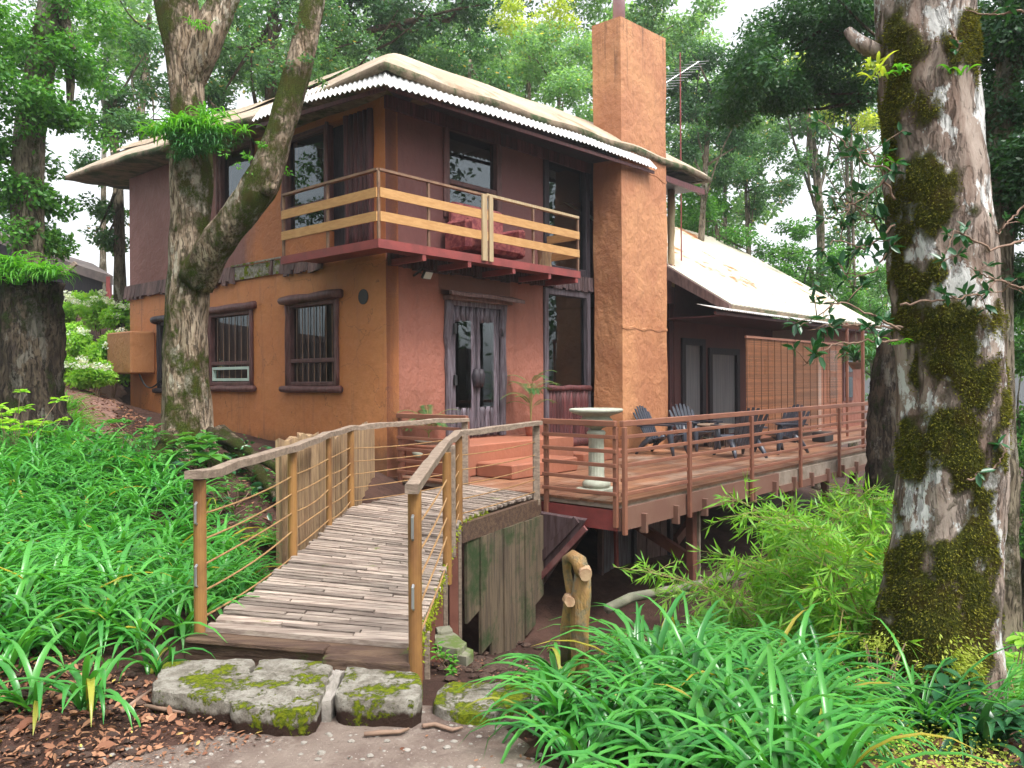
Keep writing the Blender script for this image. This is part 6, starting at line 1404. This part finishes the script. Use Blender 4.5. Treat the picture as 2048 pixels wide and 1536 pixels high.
# ------------------------------------------------------------------ potted palms on the deck
def palm(p, label, seed, h, n, L, pot, potr=.16, poth=.3):
    r_ = np.random.default_rng(seed); t = thing('potted_palm', p, label, 'potted plant', 'potted palms by the entrance'); b = MB(); b.lathe(p, [(potr*.7, 0), (potr*.85, poth*.4), (potr, poth*.92), (potr*1.1, poth*.95), (potr*1.1, poth), (potr*.9, poth), (potr*.85, poth*.9), (.01, poth*.88)], 24); b.build('pot', M[pot], t, smooth=True)
    LP, LD, LN, LL = [], [], [], []; b = MB()
    for k in range(n):
        az = 2.4*k+r_.normal(0, .2); m = 26; s_ = np.linspace(0, 1, m); L_ = L*r_.uniform(.7, 1.15); h0 = h*r_.uniform(.25, 1.0); stem = p+UP*poth*.9; top = stem+UP*h0+V3(math.cos(az), math.sin(az), 0)*.05*h0
        ang = r_.uniform(.5, 1.1)-1.3*s_**1.4; c = np.cumsum(np.cos(ang)*L_/m); z = np.cumsum(np.sin(ang)*L_/m); Q = np.stack([top[0]+math.cos(az)*c, top[1]+math.sin(az)*c, top[2]+z], 1)
        b.tube([stem, top]+list(Q), [.010, .006]+list(np.linspace(.005, .002, m)), 5); tg = nrm(np.gradient(Q, axis=0)); sd_ = V3(-math.sin(az), math.cos(az), 0); nn = np.cross(tg, sd_)
        for i in range(3, m):
            for sg_ in (-1, 1): LP.append(Q[i]); LD.append(nrm(sd_*sg_+tg[i]*.9-UP*.15)); LN.append(nn[i]+UP*.2); LL.append(L_*.30*(1-.5*abs(s_[i]-.5)*2))
    b.build('stalks', M['culm'], t); LL = np.array(LL); quadmesh('fronds', rhombs(np.array(LP), np.array(LD), np.array(LN), LL, np.full(len(LL), .013), 0), 4, M['palm'], t)
q = onz(855, 950, DZ); palm(onz(858, 950, DZ)+UP*.36, 'potted palm behind the short railing left of the front door', 1, .34, 22, .52, 'brickbox', .2, .18)
q = onv(1062, 860, -.45); palm(H(q[0], -.45, .605), 'taller potted palm on the step between the door and the bay window', 2, .8, 18, .55, 'terra', .12, .22)
b = MB(); c = onz(858, 950, DZ); b.lathe(c, [(.12, 0), (.09, .06), (.12, .14), (.25, .30), (.27, .36), (.25, .37), (.2, .30), (.01, .28)], 28); b.build('stone_bowl', M['bird'], None, 'footed stone bowl carrying the potted palm behind the short left railing', smooth=True, cat='bowl')
q = onv(1700, 735, -2.3); hf = thing('hanging_fern', H(14.2, -2.35, 2.6), 'hanging fern dangling from the verandah eave by the right post', 'hanging plant'); c = at(1712, 725, 17.5)
V = straps([c+V3(*np.random.default_rng(i).normal(0, .12, 3)) for i in range(5)], 16, .6, .05, 'palm', 'fronds', hf, seed=71, droop=1.1, up0=.9); b = MB(); b.lathe(c-UP*.15, [(.08, 0), (.16, .12), (.16, .16), (.01, .14)], 16); b.tube([c, c+UP*.9], [.008]*2, 5); b.build('basket', M['twig'], hf)

# ------------------------------------------------------------------ moss fringe on bridge, leaf litter, twigs, pebbles
ed = []; 
r_ = np.random.default_rng(4); t = r_.random(3600)**1.3; s_ = np.interp(t*.8, np.linspace(0, 1, len(Ra)), np.arange(len(Ra))); P_ = np.stack([np.interp(s_, np.arange(len(Ra)), Ra[:, 0])-.01+r_.normal(0, .018, 3600), np.interp(s_, np.arange(len(Ra)), Ra[:, 1]), DZ+.005-np.abs(r_.normal(0, .055, 3600))*(.4+np.abs(np.sin(s_*.5)))], 1)
quadmesh('moss_fringe', rhombs(P_, nrm(V3(.5, -.3, -.5)+r_.normal(0, .5, (3600, 3))), rdir(3600), r_.uniform(.012, .03, 3600), r_.uniform(.008, .015, 3600)), 4, M['mossbright'], br)
def litter(poly_, dens, seed, name, label, sz=.05, mat='litter'):
    q = scatter(poly_, dens, seed, 1.0); n = len(q); r2 = np.random.default_rng(seed); q[:, 2] += .014+r2.random(n)*.012; s_ = sz*r2.uniform(.5, 1.1, n)**1.0*np.where(r2.random(n) < .12, 1.7, 1); a = r2.uniform(0, 6.28, n)
    D = np.stack([np.cos(a), np.sin(a), r2.normal(0, .18, n)], 1); quadmesh(name, leaf6(q, D, nrm(UP+r2.normal(0, .35, (n, 3))), s_, s_*r2.uniform(.35, .6, n), .3, -.25), 6, M[mat], None, Q6, label=label, cat='leaf litter', kind='stuff')
litter([(-3.5, 3.0), (-1.6, 3.55), (-1.15, 3.75), (-1.95, 4.4), (-2.6, 4.6), (-3.6, 4.4)], 520, 5, 'leaf_litter', 'brown dead leaves on the bank left of the stone slabs', .05)
litter([(-3.5, 3.0), (-1.6, 3.45), (-1.1, 3.7), (-1.95, 4.4), (-2.6, 4.6), (-3.6, 4.4)], 900, 55, 'leaf_litter', 'small broken bits of dead leaf on the left bank', .02)
litter([(-2.4, 2.6), (.9, 2.6), (.2, 4.2), (-1.7, 3.5)], 26, 6, 'leaf_litter', 'scattered dead leaves and bits on the sandy path', .03)
litter([(-7.4, 12.6), (-6, 11.5), (-6.0, 14), (-9.4, 18), (-12, 20), (-10, 16)], 130, 7, 'leaf_litter', 'dry leaves covering the track by the house corner', .07)
litter([(-.6, 4.6), (.6, 4.4), (1.2, 7), (3, 10.5), (0, 9), (-1.5, 8), (-1.5, 5)], 60, 8, 'leaf_litter', 'dead leaves on the dark soil under the bridge and deck', .035)
litter([(-4.6, 8.9), (-2.6, 8.3), (-2.4, 9.8), (-3.0, 11.4), (-4.6, 11.0)], 90, 9, 'leaf_litter', 'dead leaves among the roots of the forked trunk', .05)
for i, (pp, lab) in enumerate((([(728, 1478), (760, 1475), (800, 1472), (818, 1465)], 'straight broken stick lying on the sandy path below the slabs'), ([(845, 1455), (870, 1448), (905, 1456), (925, 1450)], 'forked dry twig beside the flat mossy slab'), ([(243, 1442), (270, 1425), (303, 1398)], 'short pale stick leaning in the leaf litter'), ([(290, 1430), (340, 1436), (395, 1440)], 'thin twig in front of the left mossy slab'))):
    P_ = []
    for x, y in pp:
        q = onz(x, y, -.08); q[2] = G(q[0], q[1])+.03; P_.append(q)
    b = MB(); b.tube(P_, [.010, .012, .010, .006][:len(P_)], 7, wob=.15, seed=i); b.build('stick', M['twig'], None, lab, cat='stick', group='sticks on the path', smooth=True)

# ------------------------------------------------------------------ air: a thin veil of mist
m, t = newmat('haze'); g = NG(t)
g.n('ShaderNodeOutputMaterial', {'Volume': g.n('ShaderNodeVolumePrincipled', {'Color': (.9, .95, 1, 1), 'Density': .0012, 'Anisotropy': .3}).outputs[0]})
b = MB(); b.box((-165, -40, -14), V3(330, 0, 0), V3(0, 225, 0), UP*50); hz = b.build('haze', m, None, 'thin pale mist between the trees', cat='mist', kind='stuff')

# undergrowth and loose stones
def weeds(poly_, dens, seed, L, mat, label, h=.10, W=.5, m=7):
    q = scatter(poly_, dens, seed, 1.0); r2 = np.random.default_rng(seed); n = len(q); Q_ = np.repeat(q, m, 0); N = len(Q_); Q_[:, :2] += r2.normal(0, .05, (N, 2)); Q_[:, 2] += np.abs(r2.normal(0, h, N))+.01
    s_ = L*r2.uniform(.5, 1.3, N); D = nrm(np.stack([r2.normal(0, 1, N), r2.normal(0, 1, N), r2.normal(.1, .4, N)], 1)); quadmesh('undergrowth', leaf6(Q_, D, nrm(UP+r2.normal(0, .35, (N, 3))), s_, s_*W), 6, M[mat], None, Q6, label=label, cat='ground cover', kind='stuff')
weeds([(-5.6, 10.2), (-4.4, 8.9), (-2.7, 8.1), (-2.35, 9.4), (-3.0, 11.2), (-5.0, 11.6)], 22, 41, .06, 'broad', 'low leafy weeds over the bank and roots around the forked trunk', .12)
weeds([(-5.6, 10.2), (-4.4, 8.9), (-2.9, 8.3), (-2.6, 9.4), (-3.2, 11.2), (-5.0, 11.6)], 9, 42, .13, 'broad_dark', 'dark leaves among the roots of the forked trunk', .16)
weeds([(1.25, 2.7), (1.5, 3.4), (1.9, 4.3), (2.35, 4.6), (2.6, 4.2), (2.0, 3.0)], 300, 43, .018, 'moss_leaf', 'pale tiny-leaved creeper covering the ground left of the big trunk', .05, .7, 9)
weeds([(2.0, 3.0), (2.6, 4.2), (3.4, 5.0), (4.4, 6.5), (5, 5), (3.2, 3.4)], 60, 44, .09, 'broad_dark', 'dark leafy ground cover right of the big trunk', .10, .35, 6)
weeds([(3.0, 6.2), (4.2, 6.2), (6.5, 8.5), (8, 12), (5, 9.5)], 30, 45, .12, 'fern', 'light green undergrowth on the slope beyond the big trunk', .18, .35, 7)
weeds([(1.6, 5.8), (3.2, 6.0), (4.5, 8.0), (3.2, 8.6), (1.9, 7.2)], 24, 46, .14, 'bamboo', 'bamboo litter shoots beneath the clumps', .2, .16, 7)
litter([(1.2, 2.6), (2.6, 2.8), (3.2, 4.8), (2.0, 4.9)], 160, 47, 'leaf_litter', 'dead leaves around the foot of the big trunk', .05)
def pebbles(poly_, dens, seed, sz, mat, label):
    q = scatter(poly_, dens, seed, 1.0); r2 = np.random.default_rng(seed); b = MB()
    for p in q:
        r_ = sz*r2.uniform(.3, 1.0)**1.5+.003; base = len(b.v); k = 6; a0 = r2.random()*6
        for zz, rr_ in ((-.3, .9), (.35, 1.0), (.85, .55)):
            for i in range(k): a = a0+i*2*math.pi/k; f = rr_*r2.uniform(.8, 1.2); b.v.append((p[0]+math.cos(a)*r_*f*1.2, p[1]+math.sin(a)*r_*f, p[2]+.012+zz*r_*.7))
        for j in range(2):
            for i in range(k): b.f.append((base+j*k+i, base+j*k+(i+1) % k, base+(j+1)*k+(i+1) % k, base+(j+1)*k+i))
        b.f.append(tuple(base+2*k+i for i in range(k)))
    b.build('pebbles', M[mat], None, label, smooth=False, cat='pebbles', kind='stuff')
pebbles([(-2.6, 2.6), (1.0, 2.6), (.1, 4.3), (-1.9, 3.7)], 90, 51, .014, 'stonelt', 'small pale pebbles on the sandy path')
M['clod'] = simple('soil_clod', (.05, .028, .021), (.09, .055, .04), .95, 9, 1, 30, .02)
pebbles([(-3.6, 3.0), (-1.6, 3.5), (-1.9, 4.4), (-3.6, 4.6)], 120, 52, .03, 'clod', 'dark clods of soil on the left bank')
pebbles([(-.4, 4.7), (.5, 4.5), (1.2, 7), (3, 10.5), (0, 9.5), (-1.0, 8)], 45, 53, .05, 'clod', 'clods of soil on the slope under the bridge and deck')
